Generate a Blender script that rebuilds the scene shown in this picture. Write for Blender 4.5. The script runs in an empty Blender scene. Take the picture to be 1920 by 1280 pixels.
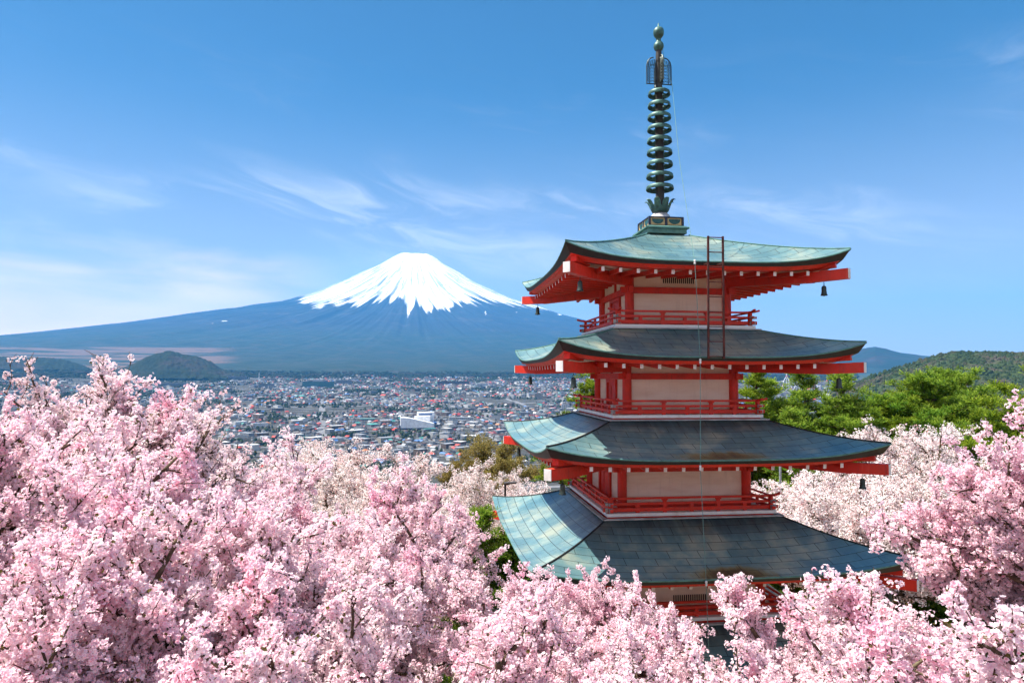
import bpy, math, random
import numpy as np
from mathutils import Matrix, Vector

# ------------------------------------------------------------------ camera, world, sun, exposure
S = bpy.context.scene
COL = S.collection
EXPOSURE = 1.34
SUN_STRENGTH = 4.9
SKY_STRENGTH = 0.044
SUN_AZ = 183.0      # degrees from +x, counter-clockwise
SUN_EL = 60.8
F_PX, PAN, PITCH, ROLL = 1250.55, math.radians(12.6264), math.radians(2.9375), math.radians(0.164)

cam_data = bpy.data.cameras.new('camera')
cam = bpy.data.objects.new('camera', cam_data)
COL.objects.link(cam)
cam_data.sensor_fit = 'HORIZONTAL'
cam_data.sensor_width = 36.0
cam_data.lens = F_PX / 1920.0 * 36.0
cam_data.clip_start = 0.1
cam_data.clip_end = 200000.0
cam.matrix_world = Matrix.Rotation(PAN, 4, 'Z') @ Matrix.Rotation(math.pi / 2 + PITCH, 4, 'X') @ Matrix.Rotation(ROLL, 4, 'Z')
S.camera = cam

S.render.engine = 'CYCLES'
S.view_settings.view_transform = 'Standard'
S.view_settings.look = 'None'
S.view_settings.exposure = EXPOSURE
S.view_settings.gamma = 1.0
S.view_settings.use_curve_mapping = False
c = S.cycles
c.max_bounces = 6
c.diffuse_bounces = 5
c.glossy_bounces = 2
c.transmission_bounces = 4
c.transparent_max_bounces = 8
c.volume_bounces = 1
c.caustics_reflective = False
c.caustics_refractive = False
c.sample_clamp_indirect = 4.0
try:
    c.use_denoising = True
    c.denoiser = 'OPENIMAGEDENOISE'
    c.use_adaptive_sampling = True
    c.adaptive_threshold = 0.02
except Exception:
    pass

az, el = math.radians(SUN_AZ), math.radians(SUN_EL)
SUN_DIR = Vector((math.cos(az) * math.cos(el), math.sin(az) * math.cos(el), math.sin(el)))
sun_data = bpy.data.lights.new('sun', 'SUN')
sun = bpy.data.objects.new('sun', sun_data)
COL.objects.link(sun)
sun_data.energy = SUN_STRENGTH
sun_data.angle = math.radians(0.5)
sun_data.color = (1.0, 0.95, 0.86)
sun.rotation_euler = SUN_DIR.to_track_quat('Z', 'Y').to_euler()


# ------------------------------------------------------------------ node helpers
class NT:
    def __init__(s, tree):
        s.t = tree
        tree.nodes.clear()

    def n(s, kind, **kw):
        nd = s.t.nodes.new('ShaderNode' + kind)
        ins = kw.pop('ins', {})
        for k, v in kw.items():
            setattr(nd, k, v)
        for k, v in ins.items():
            if isinstance(v, bpy.types.NodeSocket):
                s.t.links.new(v, nd.inputs[k])
            else:
                nd.inputs[k].default_value = v
        return nd

    def link(s, a, b):
        s.t.links.new(a, b)

    def math(s, op, a, b=0.0, c=0.0, clamp=False):
        nd = s.n('Math', operation=op, use_clamp=clamp)
        for i, v in enumerate((a, b, c)):
            if isinstance(v, bpy.types.NodeSocket):
                s.t.links.new(v, nd.inputs[i])
            else:
                nd.inputs[i].default_value = v
        return nd.outputs[0]

    def vmath(s, op, a, b=(0, 0, 0)):
        nd = s.n('VectorMath', operation=op)
        for i, v in enumerate((a, b)):
            if isinstance(v, bpy.types.NodeSocket):
                s.t.links.new(v, nd.inputs[i])
            else:
                nd.inputs[i].default_value = v
        return nd.outputs[0]

    def ramp(s, fac, pts, interp='LINEAR'):
        nd = s.n('ValToRGB')
        s.link(fac, nd.inputs[0])
        cr = nd.color_ramp
        cr.interpolation = interp
        while len(cr.elements) < len(pts):
            cr.elements.new(0.5)
        for e, (p, col) in zip(cr.elements, pts):
            e.position = p
            if not isinstance(col, tuple):
                col = (col, col, col)
            e.color = (col[0], col[1], col[2], 1)
        return nd.outputs[0]

    def mix(s, fac, a, b, blend='MIX'):
        nd = s.n('Mix', data_type='RGBA', blend_type=blend)
        for i, v in ((0, fac), (6, a), (7, b)):
            if isinstance(v, bpy.types.NodeSocket):
                s.t.links.new(v, nd.inputs[i])
            else:
                nd.inputs[i].default_value = v if not isinstance(v, tuple) else (v[0], v[1], v[2], 1)
        return nd.outputs[2]

    def noise(s, vec, scale, detail=4.0, rough=0.55, dist=0.0):
        nd = s.n('TexNoise', ins={'Scale': scale, 'Detail': detail, 'Roughness': rough, 'Distortion': dist})
        if vec is not None:
            s.link(vec, nd.inputs['Vector'])
        return nd.outputs['Fac']

    def maprange(s, v, a, b, c=0.0, d=1.0, smooth=True):
        nd = s.n('MapRange', interpolation_type='SMOOTHSTEP' if smooth else 'LINEAR')
        s.link(v, nd.inputs[0])
        for i, x in enumerate((a, b, c, d)):
            nd.inputs[i + 1].default_value = x
        return nd.outputs[0]

    def pos(s):
        return s.n('NewGeometry').outputs['Position']

    def obj(s):
        return s.n('TexCoord').outputs['Object']


def material(name, build):
    m = bpy.data.materials.new(name)
    m.use_nodes = True
    t = NT(m.node_tree)
    out = t.n('OutputMaterial')
    sh = build(t)
    if isinstance(sh, tuple):
        t.link(sh[0], out.inputs['Surface'])
        t.link(sh[1], out.inputs['Displacement'])
    else:
        t.link(sh, out.inputs['Surface'])
    return m


def bsdf(t, color, rough=0.6, metallic=0.0, spec=0.5, bump=None, bump_strength=0.3, bump_dist=0.02):
    b = t.n('BsdfPrincipled')
    for k, v in (('Base Color', color), ('Roughness', rough), ('Metallic', metallic), ('Specular IOR Level', spec)):
        if isinstance(v, bpy.types.NodeSocket):
            t.link(v, b.inputs[k])
        else:
            b.inputs[k].default_value = (v[0], v[1], v[2], 1) if isinstance(v, tuple) else v
    if bump is not None:
        bn = t.n('Bump', ins={'Strength': bump_strength, 'Distance': bump_dist})
        t.link(bump, bn.inputs['Height'])
        t.link(bn.outputs[0], b.inputs['Normal'])
    return b.outputs[0]


# ------------------------------------------------------------------ world: sky with thin clouds
W = bpy.data.worlds.new('World')
S.world = W
W.use_nodes = True
t = NT(W.node_tree)
wo = t.n('OutputWorld')
bg = t.n('Background', ins={'Strength': SKY_STRENGTH})
sky = t.n('TexSky')
sky.sky_type = 'NISHITA'
sky.sun_disc = False
sky.sun_elevation = el
sky.sun_rotation = math.radians(90.0 - SUN_AZ) % (2 * math.pi)
sky.altitude = 900
sky.air_density = 1.0
sky.dust_density = 0.6
sky.ozone_density = 2.5
d = t.n('TexCoord').outputs['Generated']
sep = t.n('SeparateXYZ', ins={0: d})
X, Y, Z = sep.outputs
hor = t.math('SQRT', t.math('ADD', t.math('MULTIPLY', X, X), t.math('MULTIPLY', Y, Y)))
elev = t.math('DIVIDE', Z, t.math('MAXIMUM', hor, 0.001))
azim = t.math('ARCTAN2', t.math('MULTIPLY', X, -1.0), Y)            # radians left of +y
hs = t.n('HueSaturation', ins={'Hue': 0.492, 'Saturation': 1.25, 'Value': 1.0, 'Color': sky.outputs[0]})
skycol = hs.outputs[0]
# high thin cirrus streaks
cv = t.n('CombineXYZ', ins={0: t.math('ADD', t.math('MULTIPLY', azim, 1.6), t.math('MULTIPLY', elev, 1.1)), 1: t.math('ADD', t.math('MULTIPLY', elev, 7.0), t.math('MULTIPLY', azim, -1.6)), 2: 3.7}).outputs[0]
warp = t.n('TexNoise', ins={'Scale': 1.3, 'Detail': 3.0, 'Vector': cv})
cv2 = t.vmath('ADD', cv, warp.outputs['Color'])
cir = t.noise(cv2, 2.2, 9.0, 0.6, 0.6)
big = t.noise(cv, 0.9, 3.0, 0.5)
cirm = t.math('MULTIPLY', t.maprange(cir, 0.42, 0.78), t.maprange(big, 0.38, 0.66))
band = t.math('MULTIPLY', t.maprange(elev, 0.06, 0.20), t.maprange(elev, 0.50, 0.25))
cirm = t.math('MULTIPLY', t.math('MULTIPLY', cirm, band), 0.62)
# low soft cloud bank left of the volcano
cv3 = t.n('CombineXYZ', ins={0: t.math('MULTIPLY', azim, 3.0), 1: t.math('MULTIPLY', elev, 16.0), 2: 0.4}).outputs[0]
bank = t.noise(cv3, 1.1, 7.0, 0.52, 0.5)
top = t.math('ADD', elev, t.math('MULTIPLY', t.math('SUBTRACT', bank, 0.5), -0.10))
bm = t.math('MULTIPLY', t.maprange(top, 0.175, 0.10), t.maprange(azim, 0.42, 0.66))
bm = t.math('MULTIPLY', bm, t.maprange(bank, 0.18, 0.62, 0.55, 1.0))
# pale veil near the horizon everywhere
veil = t.math('MULTIPLY', t.math('POWER', t.maprange(elev, 0.46, 0.0, smooth=False), 2.0), 0.95)
tot = cirm
cloudcol = t.n('RGB')
cloudcol.outputs[0].default_value = (13.5, 12.8, 12.4, 1)
skycol = t.mix(veil, skycol, (11.5, 8.9, 7.0))
final = t.mix(tot, skycol, cloudcol.outputs[0])
final = t.mix(t.math('MULTIPLY', bm, 0.9), final, (24.0, 16.5, 13.5))
# unseen broken white clouds, added behind the viewpoint to fill the shaded fronts
back = t.math('ADD', t.math('MULTIPLY', X, -math.sin(PAN) * -1.0), t.math('MULTIPLY', Y, -math.cos(PAN)))
cn = t.noise(d, 2.4, 7.0, 0.6, 0.4)
cm_ = t.math('MULTIPLY', t.maprange(back, 0.12, 0.45), t.maprange(cn, 0.36, 0.56))
final = t.mix(t.math('MULTIPLY', cm_, 0.75), final, (15.0, 14.0, 13.6))
t.link(final, bg.inputs['Color'])
t.link(bg.outputs[0], wo.inputs['Surface'])


# ------------------------------------------------------------------ object helpers
def link(o, parent=None):
    COL.objects.link(o)
    if parent is not None:
        o.parent = parent
    return o


def tag(o, label=None, cat=None, group=None, kind=None):
    if label: o['label'] = label
    if cat: o['category'] = cat
    if group: o['group'] = group
    if kind: o['kind'] = kind
    return o


def empty(name, loc=(0, 0, 0), rz=0.0, parent=None):
    o = bpy.data.objects.new(name, None)
    o.location = loc
    o.rotation_euler = (0, 0, rz)
    o.empty_display_size = 0.3
    return link(o, parent)


class MB:
    """collects shapes, then becomes one mesh object"""
    def __init__(s):
        s.v, s.f, s.m, s.uv = [], [], [], {}

    def add(s, vs, fs, m=0):
        b = len(s.v)
        s.v += [tuple(x) for x in vs]
        for f in fs:
            s.f.append(tuple(b + i for i in f))
            s.m.append(m)

    def box(s, a, b, m=0, mx=None):
        x0, y0, z0 = a
        x1, y1, z1 = b
        vs = [(x0, y0, z0), (x1, y0, z0), (x1, y1, z0), (x0, y1, z0), (x0, y0, z1), (x1, y0, z1), (x1, y1, z1), (x0, y1, z1)]
        if mx is not None:
            vs = [tuple(mx @ Vector(p)) for p in vs]
        s.add(vs, [(0, 3, 2, 1), (4, 5, 6, 7), (0, 1, 5, 4), (1, 2, 6, 5), (2, 3, 7, 6), (3, 0, 4, 7)], m)

    def beam(s, p, q, w, h, m=0, endm=None, up=Vector((0, 0, 1)), bevel=0.0):
        """rectangular bar from p to q, w wide, h tall"""
        p, q = Vector(p), Vector(q)
        d = (q - p).normalized()
        sd = d.cross(up)
        if sd.length < 1e-4: sd = Vector((1, 0, 0))
        sd.normalize()
        u = sd.cross(d).normalized()
        w2, h2 = w / 2, h / 2
        if bevel > 0:
            prof = [(-w2 + bevel, -h2), (w2 - bevel, -h2), (w2, -h2 + bevel), (w2, h2 - bevel), (w2 - bevel, h2), (-w2 + bevel, h2), (-w2, h2 - bevel), (-w2, -h2 + bevel)]
        else:
            prof = [(-w2, -h2), (w2, -h2), (w2, h2), (-w2, h2)]
        n = len(prof)
        vs = [tuple(o + sd * a + u * b) for o in (p, q) for a, b in prof]
        s.add(vs, [(i, (i + 1) % n, n + (i + 1) % n, n + i) for i in range(n)], m)
        b0 = len(s.v) - 2 * n
        s.f.append(tuple(b0 + i for i in reversed(range(n)))); s.m.append(m)
        s.f.append(tuple(b0 + n + i for i in range(n))); s.m.append(m if endm is None else endm)

    def tube(s, pts, rad, n=8, m=0, cap=True):
        pts = [Vector(p) for p in pts]
        rad = [rad] * len(pts) if not hasattr(rad, '__len__') else rad
        vs, fs = [], []
        pu = None
        for i, p in enumerate(pts):
            d = (pts[min(i + 1, len(pts) - 1)] - pts[max(i - 1, 0)]).normalized()
            if pu is None:
                pu = d.orthogonal().normalized()
            u = (pu - d * pu.dot(d)).normalized()
            pu = u
            w = d.cross(u)
            for k in range(n):
                a = 2 * math.pi * k / n
                vs.append(tuple(p + (u * math.cos(a) + w * math.sin(a)) * rad[i]))
        for i in range(len(pts) - 1):
            for k in range(n):
                k2 = (k + 1) % n
                fs.append((i * n + k, i * n + k2, (i + 1) * n + k2, (i + 1) * n + k))
        if cap:
            fs.append(tuple(reversed(range(n))))
            fs.append(tuple((len(pts) - 1) * n + k for k in range(n)))
        s.add(vs, fs, m)

    def lathe(s, prof, n=24, m=0, c=(0, 0, 0)):
        vs = [(c[0] + r * math.cos(2 * math.pi * k / n), c[1] + r * math.sin(2 * math.pi * k / n), c[2] + z) for r, z in prof for k in range(n)]
        fs = [(i * n + k, i * n + (k + 1) % n, (i + 1) * n + (k + 1) % n, (i + 1) * n + k) for i in range(len(prof) - 1) for k in range(n)]
        s.add(vs, fs, m)

    def build(s, name, mats, parent=None, loc=None, smooth=False):
        me = bpy.data.meshes.new(name)
        me.from_pydata(s.v, [], s.f)
        if not isinstance(mats, (list, tuple)): mats = [mats]
        for mt in mats: me.materials.append(mt)
        me.polygons.foreach_set('material_index', s.m)
        if smooth: me.polygons.foreach_set('use_smooth', [True] * len(s.f))
        if s.uv:
            ul = me.uv_layers.new(name='UVMap')
            for p in me.polygons:
                for li, vi in zip(p.loop_indices, p.vertices):
                    ul.data[li].uv = s.uv.get(vi, (0, 0))
        me.update()
        o = bpy.data.objects.new(name, me)
        if loc is not None: o.location = loc
        return link(o, parent)


def np_mesh(name, V, Fq, mats, attrs=None, fattrs=None, smooth=False, midx=None):
    """mesh from arrays; Fq (n,k) faces all with k corners"""
    V = np.ascontiguousarray(V, dtype=np.float32)
    Fq = np.ascontiguousarray(Fq, dtype=np.int32)
    me = bpy.data.meshes.new(name)
    me.vertices.add(len(V))
    me.vertices.foreach_set('co', V.ravel())
    k = Fq.shape[1]
    me.loops.add(Fq.size)
    me.loops.foreach_set('vertex_index', Fq.ravel())
    me.polygons.add(len(Fq))
    me.polygons.foreach_set('loop_start', np.arange(0, Fq.size, k, dtype=np.int32))
    if not isinstance(mats, (list, tuple)): mats = [mats]
    for mt in mats: me.materials.append(mt)
    if midx is not None: me.polygons.foreach_set('material_index', np.ascontiguousarray(midx, dtype=np.int32))
    me.polygons.foreach_set('use_smooth', np.full(len(Fq), smooth))
    me.update(calc_edges=True)
    for nm, arr in (attrs or {}).items():
        a = me.attributes.new(nm, 'FLOAT', 'POINT')
        a.data.foreach_set('value', np.ascontiguousarray(arr, dtype=np.float32))
    for nm, arr in (fattrs or {}).items():
        a = me.attributes.new(nm, 'FLOAT', 'FACE')
        a.data.foreach_set('value', np.ascontiguousarray(arr, dtype=np.float32))
    return me


def np_obj(name, *a, parent=None, **kw):
    return link(bpy.data.objects.new(name, np_mesh(name, *a, **kw)), parent)


def ray(u, v):
    """direction through a point of the 1920x1280 photograph, scaled to unit horizontal length"""
    x, z, y = (u - 960) / F_PX, -(v - 640) / F_PX, 1.0
    y, z = math.cos(PITCH) * y - math.sin(PITCH) * z, math.sin(PITCH) * y + math.cos(PITCH) * z
    x, y = math.cos(PAN) * x - math.sin(PAN) * y, math.sin(PAN) * x + math.cos(PAN) * y
    h = math.hypot(x, y)
    return x / h, y / h, z / h


def at(u, v, dist):
    r = ray(u, v)
    return Vector((r[0] * dist, r[1] * dist, r[2] * dist))


def vnoise(x, y, seed=0):
    """smooth value noise on arrays"""
    rs = np.random.RandomState(seed)
    T = rs.rand(256, 256)
    xi, yi = np.floor(x).astype(int), np.floor(y).astype(int)
    fx, fy = x - xi, y - yi
    fx, fy = fx * fx * (3 - 2 * fx), fy * fy * (3 - 2 * fy)
    g = lambda a, b: T[a % 256, b % 256]
    return (g(xi, yi) * (1 - fx) + g(xi + 1, yi) * fx) * (1 - fy) + (g(xi, yi + 1) * (1 - fx) + g(xi + 1, yi + 1) * fx) * fy


def fbm(x, y, seed=0, oct=5, gain=0.5):
    s, a, n = 0, 1.0, 0
    for i in range(oct):
        s = s + a * vnoise(x * 2 ** i + 17.3 * i, y * 2 ** i + 9.1 * i, seed + i)
        n += a
        a *= gain
    return s / n

# ------------------------------------------------------------------ terrain
BASE_Z = -9.6
RL = [0, 25, 40, 60, 100, 200, 400, 700, 1100, 1600, 2500, 3500, 5000, 7000, 12000, 28000]
ZL = [-9.6, -9.6, -12.0, -19, -38, -80, -125, -152, -160, -150, -104, -55, 18, 50, 120, 180]
RR = [0, 45, 80, 130, 200, 400, 700, 1100, 1600, 2500, 3500, 5000, 7000, 12000, 28000]
ZR = [-9.6, -9.6, -10.5, -17, -40, -95, -140, -150, -130, -90, -50, 0, 30, 100, 180]


def ground_z(x, y):
    x, y = np.asarray(x, float), np.asarray(y, float)
    r = np.hypot(x, y)
    a = np.degrees(np.arctan2(-x, y))                     # left of +y
    zl = np.interp(r, RL, ZL)
    zr = np.interp(r, RR, ZR)
    w = np.clip((a + 8) / 11.0, 0, 1)
    w = w * w * (3 - 2 * w)
    z = zr * (1 - w) + zl * w
    left = np.clip((a - 25) / 20, 0, 1) * np.exp(-(r / 35.0) ** 2) * 1.6
    rise = np.clip((np.abs(a) - 80) / 60, 0, 1) * np.clip(r / 60, 0, 1) * 8
    rough = (fbm(x / 55.0 + 40, y / 55.0 + 40, 5, 4) - 0.5) * np.clip((r - 30) / 150, 0, 1) * 7
    return z + left + rise + rough


def gz(x, y):
    return float(ground_z(np.array([x]), np.array([y]))[0])


def build_ground(t):
    P = t.pos()
    r = t.n('VectorMath', operation='LENGTH', ins={0: P}).outputs['Value']
    n1 = t.noise(P, 0.35, 6, 0.6)
    n2 = t.noise(P, 2.5, 5, 0.65)
    near = t.ramp(n1, [(0.3, (0.10, 0.065, 0.035)), (0.5, (0.16, 0.11, 0.055)), (0.62, (0.075, 0.085, 0.03)), (0.8, (0.11, 0.13, 0.035))])
    near = t.mix(t.maprange(n2, 0.4, 0.7), near, (0.20, 0.145, 0.085), 'MIX')
    # valley floor between the houses
    v1 = t.noise(P, 0.012, 6, 0.6)
    v2 = t.noise(P, 0.06, 4, 0.6)
    town = t.ramp(v2, [(0.35, (0.025, 0.03, 0.022)), (0.5, (0.06, 0.055, 0.055)), (0.6, (0.035, 0.04, 0.025)), (0.75, (0.10, 0.09, 0.085))])
    forest = t.ramp(t.noise(P, 0.004, 8, 0.7), [(0.3, (0.018, 0.034, 0.02)), (0.52, (0.03, 0.05, 0.03)), (0.7, (0.07, 0.065, 0.045))])
    sc = t.n('Mapping', ins={'Vector': P, 'Scale': (0.0009, 0.0018, 0.0)}).outputs[0]
    edge = t.math('ADD', r, t.math('MULTIPLY', t.math('SUBTRACT', t.noise(sc, 1.0, 6, 0.6), 0.5), 1500.0))
    col = t.mix(t.maprange(edge, 4300, 4700), town, forest)
    col = t.mix(t.maprange(r, 120, 700), near, col)
    bump = t.noise(P, 0.02, 8, 0.7)
    return bsdf(t, col, 0.95, 0, 0.2, bump, 0.6, 6.0)


M_ground = material('ground_soil', build_ground)
angs = np.radians(np.concatenate([np.arange(-46, 66, 0.5), np.arange(66, 314, 4.0)]))
rads = np.concatenate([[1.5], np.geomspace(3.0, 120, 46), np.geomspace(128, 5600, 90), np.geomspace(5800, 30000, 30)])
A, R = np.meshgrid(angs, rads)
lim = np.minimum(np.where(np.sin(A) > 0, 19500, 13500) / np.maximum(np.abs(np.sin(A)), 1e-6), np.where(np.cos(A) > 0, 28500, 7500) / np.maximum(np.abs(np.cos(A)), 1e-6))
R = np.where(R > 7000, 7000 + (R - 7000) * (lim - 7000) / 23000.0, R)
GX, GY = -R * np.sin(A), R * np.cos(A)
GZ = ground_z(GX, GY)
nA, nR = len(angs), len(rads)
V = np.stack([GX, GY, GZ], -1).reshape(-1, 3)
idx = np.arange(nA * nR).reshape(nR, nA)
i2 = np.roll(idx, -1, axis=1)
F = np.stack([idx[:-1], idx[1:], i2[1:], i2[:-1]], -1).reshape(-1, 4)[:, ::-1]
V = np.vstack([V, [[0, 0, -9.6]]])
me = np_mesh('ground', V, F, M_ground, smooth=True)
ground = link(bpy.data.objects.new('ground', me))
tag(ground, 'brown and green hillside falling to the valley plain under the town', 'ground', kind='structure')

# snow-capped volcano
FD = 17000.0
fa = math.radians(21.06)
FX, FY = -FD * math.sin(fa), FD * math.cos(fa)
LP = np.array([(0, 3060), (334, 3062), (546, 2976), (730, 2820), (1004, 2647), (1507, 2335), (2277, 1963), (2793, 1743), (3484, 1529), (4059, 1349), (4614, 1209), (5657, 955), (6613, 772), (7483, 645), (8269, 557), (9500, 400), (10500, 270), (11500, 160), (12500, 70), (13500, 0)], float)
RP = np.array([(0, 3060), (334, 3080), (485, 2990), (892, 2727), (1708, 2295), (2535, 1890), (3420, 1568), (4225, 1446), (5627, 1188), (7941, 773), (9885, 484), (11164, 321), (12098, 245), (12500, 150), (13500, 60)], float)
CP = np.array([(0, 3060), (334, 3050), (546, 2960), (1004, 2640), (1507, 2330), (2277, 1940), (2793, 1715), (3484, 1480), (4059, 1290), (4614, 1120), (5657, 850), (6613, 650), (7483, 500), (8269, 385), (9500, 245), (10500, 150), (11500, 75), (12300, 0), (13500, -100)], float)
th = np.linspace(0, 2 * math.pi, 1201)[:-1]                # 0 = towards the camera, + = to the camera's left
rho = np.concatenate([np.linspace(0, 600, 14), np.geomspace(640, 12600, 190)])
TH, RH = np.meshgrid(th, rho)
wl, wr = np.clip(np.sin(TH), 0, 1), np.clip(-np.sin(TH), 0, 1)
wc = 1 - np.maximum(wl, wr) ** 1.2
side = np.where(np.sin(TH) > 0, np.interp(RH, LP[:, 0], LP[:, 1]), np.interp(RH, RP[:, 0], RP[:, 1]))
H0 = side * (1 - wc) + np.interp(RH, CP[:, 0], CP[:, 1]) * wc


def gully(k, seed, rr=1.0):
    return 1 - np.abs(2 * fbm(TH / (2 * math.pi) * k, np.log(RH + 300) * 1.3 * rr + 3, seed, 3) - 1)


# make noise periodic by using an integer number of cells only where the camera never looks (seam is at the cone's front, hidden by blending)
g1 = fbm(np.mod(TH + math.pi, 2 * math.pi) * 9.0, np.log(RH + 200) * 1.1, 31, 4)
g2 = fbm(np.mod(TH + math.pi, 2 * math.pi) * 34.0, np.log(RH + 200) * 2.2, 47, 4)
g3 = fbm(np.mod(TH + math.pi, 2 * math.pi) * 90.0, np.log(RH + 200) * 3.0, 53, 3)
amp = np.interp(RH, [0, 500, 1500, 4000, 8000, 14000], [10, 28, 95, 120, 50, 20])
HM = H0 + (g1 - 0.5) * amp * 1.2 + (g2 - 0.5) * amp * 0.8 + (g3 - 0.5) * amp * 0.45
crater = np.exp(-(RH / 260.0) ** 4) * 140
HM = HM - crater
# snow field: positive = snow; tongues run down the gullies (low g2)
sn_line = 1420 + wc * 90 + wl * 330 - wr * 60
sn = (H0 - sn_line) / 420.0 + (0.5 - g2) * 2.3 + (0.5 - g1) * 2.6 + (0.5 - g3) * 2.2
sn = np.where(H0 > sn_line + 700, np.maximum(sn, 0.7 + (0.5 - g3) * 2.0), sn)
# (the boundary follows the line where the snow ends in the view from the hill)
X_ = FX + RH * np.sin(TH + fa + math.pi) * -1
Y_ = FY + RH * np.cos(TH + fa + math.pi)
# snow boundary in the view: columns u of the photograph -> row where the snow ends
ang_ = np.arctan2(-X_, Y_)
dep_ = np.hypot(X_, Y_) * np.cos(ang_ - PAN)
u_ = 960 - F_PX * np.tan(ang_ - PAN)
v_ = 704 - HM / dep_ * F_PX
UB = [540, 560, 585, 600, 612, 630, 650, 672, 690, 712, 735, 748, 757, 765, 772, 782, 800, 815, 850, 870, 890, 920, 950, 985, 1010, 1035, 1060]
VB = [560, 566, 578, 583, 570, 577, 568, 574, 566, 562, 566, 556, 576, 592, 574, 566, 581, 576, 573, 564, 566, 569, 572, 578, 582, 586, 580]
vb = np.interp(u_, UB, VB)
lim_ = np.clip((u_ - 545) / 20, -3, 1) + 0 * u_
sn = (vb - v_) / 11.0 + (0.5 - g2) * 1.6 + (0.5 - g3) * 3.0 + (0.5 - g1) * 0.8
sn = np.minimum(sn, np.minimum((u_ - 548) / 12.0 + (0.5 - g3) * 2, (1062 - u_) / 12.0 + 2 * (0.5 - g3)))
for uc, vc, ru, rv in ((418, 603, 12, 1.5), (398, 607, 7, 1.1), (910, 588, 2.0, 8.0), (1050, 589, 8, 1.3), (968, 584, 3, 2.0)):
    sn = np.maximum(sn, 1.2 - 1.6 * np.sqrt(((u_ - uc) / ru) ** 2 + ((v_ - vc) / rv) ** 2) + (0.5 - g3) * 1.0)
V = np.stack([X_, Y_, HM], -1).reshape(-1, 3)
nT, nH = len(th), len(rho)
idx = np.arange(nT * nH).reshape(nH, nT)
i2 = np.roll(idx, -1, axis=1)
F = np.stack([idx[:-1], idx[1:], i2[1:], i2[:-1]], -1).reshape(-1, 4)


def build_volcano(t):
    P = t.pos()
    at_ = t.n('Attribute', attribute_name='snow').outputs['Fac']
    fine = t.noise(P, 0.012, 8, 0.7)
    s = t.math('ADD', at_, t.math('MULTIPLY', t.math('SUBTRACT', fine, 0.5), 0.9))
    snow = t.maprange(s, -0.15, 0.45)
    rock = t.ramp(t.noise(P, 0.0025, 8, 0.65), [(0.3, (0.010, 0.016, 0.022)), (0.55, (0.02, 0.026, 0.032)), (0.75, (0.06, 0.055, 0.055))])
    forest = t.ramp(t.noise(P, 0.0045, 9, 0.72), [(0.3, (0.006, 0.014, 0.010)), (0.48, (0.014, 0.03, 0.02)), (0.6, (0.03, 0.036, 0.028)), (0.75, (0.05, 0.048, 0.04))])
    z = t.n('SeparateXYZ', ins={0: P})
    col = t.mix(t.maprange(z.outputs[2], 500, 900), forest, rock)
    # dry grass fields on the lower left flank
    az_ = t.math('ARCTAN2', t.math('MULTIPLY', z.outputs[0], -1.0), z.outputs[1])
    r = t.n('VectorMath', operation='LENGTH', ins={0: P}).outputs['Value']
    elv = t.math('DIVIDE', z.outputs[2], r)
    pn = t.n('CombineXYZ', ins={0: t.math('MULTIPLY', az_, 14.0), 1: t.math('MULTIPLY', elv, 520.0), 2: 1.0}).outputs[0]
    fn = t.noise(pn, 0.6, 6, 0.6, 0.4)
    m = t.math('MULTIPLY', t.maprange(az_, 0.60, 0.635), t.maprange(t.math('ADD', elv, t.math('MULTIPLY', az_, 0.012)), 0.0455, 0.0435))
    m = t.math('MULTIPLY', m, t.maprange(fn, 0.46, 0.53))
    m = t.math('MULTIPLY', m, t.maprange(t.noise(P, 0.003, 6, 0.7), 0.3, 0.5, 0.5, 1.0))
    col = t.mix(m, col, (0.12, 0.078, 0.062))
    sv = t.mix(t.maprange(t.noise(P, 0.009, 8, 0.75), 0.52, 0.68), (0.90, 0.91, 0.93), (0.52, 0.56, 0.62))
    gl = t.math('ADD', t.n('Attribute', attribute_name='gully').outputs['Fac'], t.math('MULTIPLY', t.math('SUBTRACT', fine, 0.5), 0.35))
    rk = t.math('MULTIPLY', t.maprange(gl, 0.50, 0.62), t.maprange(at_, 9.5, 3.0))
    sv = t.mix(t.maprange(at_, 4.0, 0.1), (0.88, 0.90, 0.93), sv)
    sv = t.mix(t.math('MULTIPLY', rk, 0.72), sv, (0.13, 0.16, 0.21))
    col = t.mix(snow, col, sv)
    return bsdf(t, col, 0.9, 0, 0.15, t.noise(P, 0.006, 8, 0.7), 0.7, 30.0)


M_volcano = material('volcano_rock_and_snow', build_volcano)
volcano = link(bpy.data.objects.new('mountain', np_mesh('mountain', V, F, M_volcano, attrs={'snow': sn.ravel(), 'gully': (g2 * 0.45 + g3 * 0.55).ravel()}, smooth=True)))
tag(volcano, 'high snow-capped volcano with blue forested flanks beyond the town', 'volcano', kind='structure')


def build_wooded(base, k=1.0):
    def f(t):
        P = t.pos()
        n = t.noise(P, base, 7, 0.65)
        col = t.ramp(n, [(p_, (c0 * k, c1 * k, c2 * k)) for p_, (c0, c1, c2) in [(0.32, (0.014, 0.032, 0.014)), (0.5, (0.04, 0.06, 0.022)), (0.60, (0.075, 0.065, 0.045)), (0.74, (0.13, 0.095, 0.075))]])
        return bsdf(t, col, 0.95, 0, 0.1, t.noise(P, base * 3, 6, 0.7), 1.0, 5.0)
    return f


M_hill = material('wooded_hill', build_wooded(0.02))
M_hill_far = material('far_wooded_hill', build_wooded(0.004, 0.38))


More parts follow.
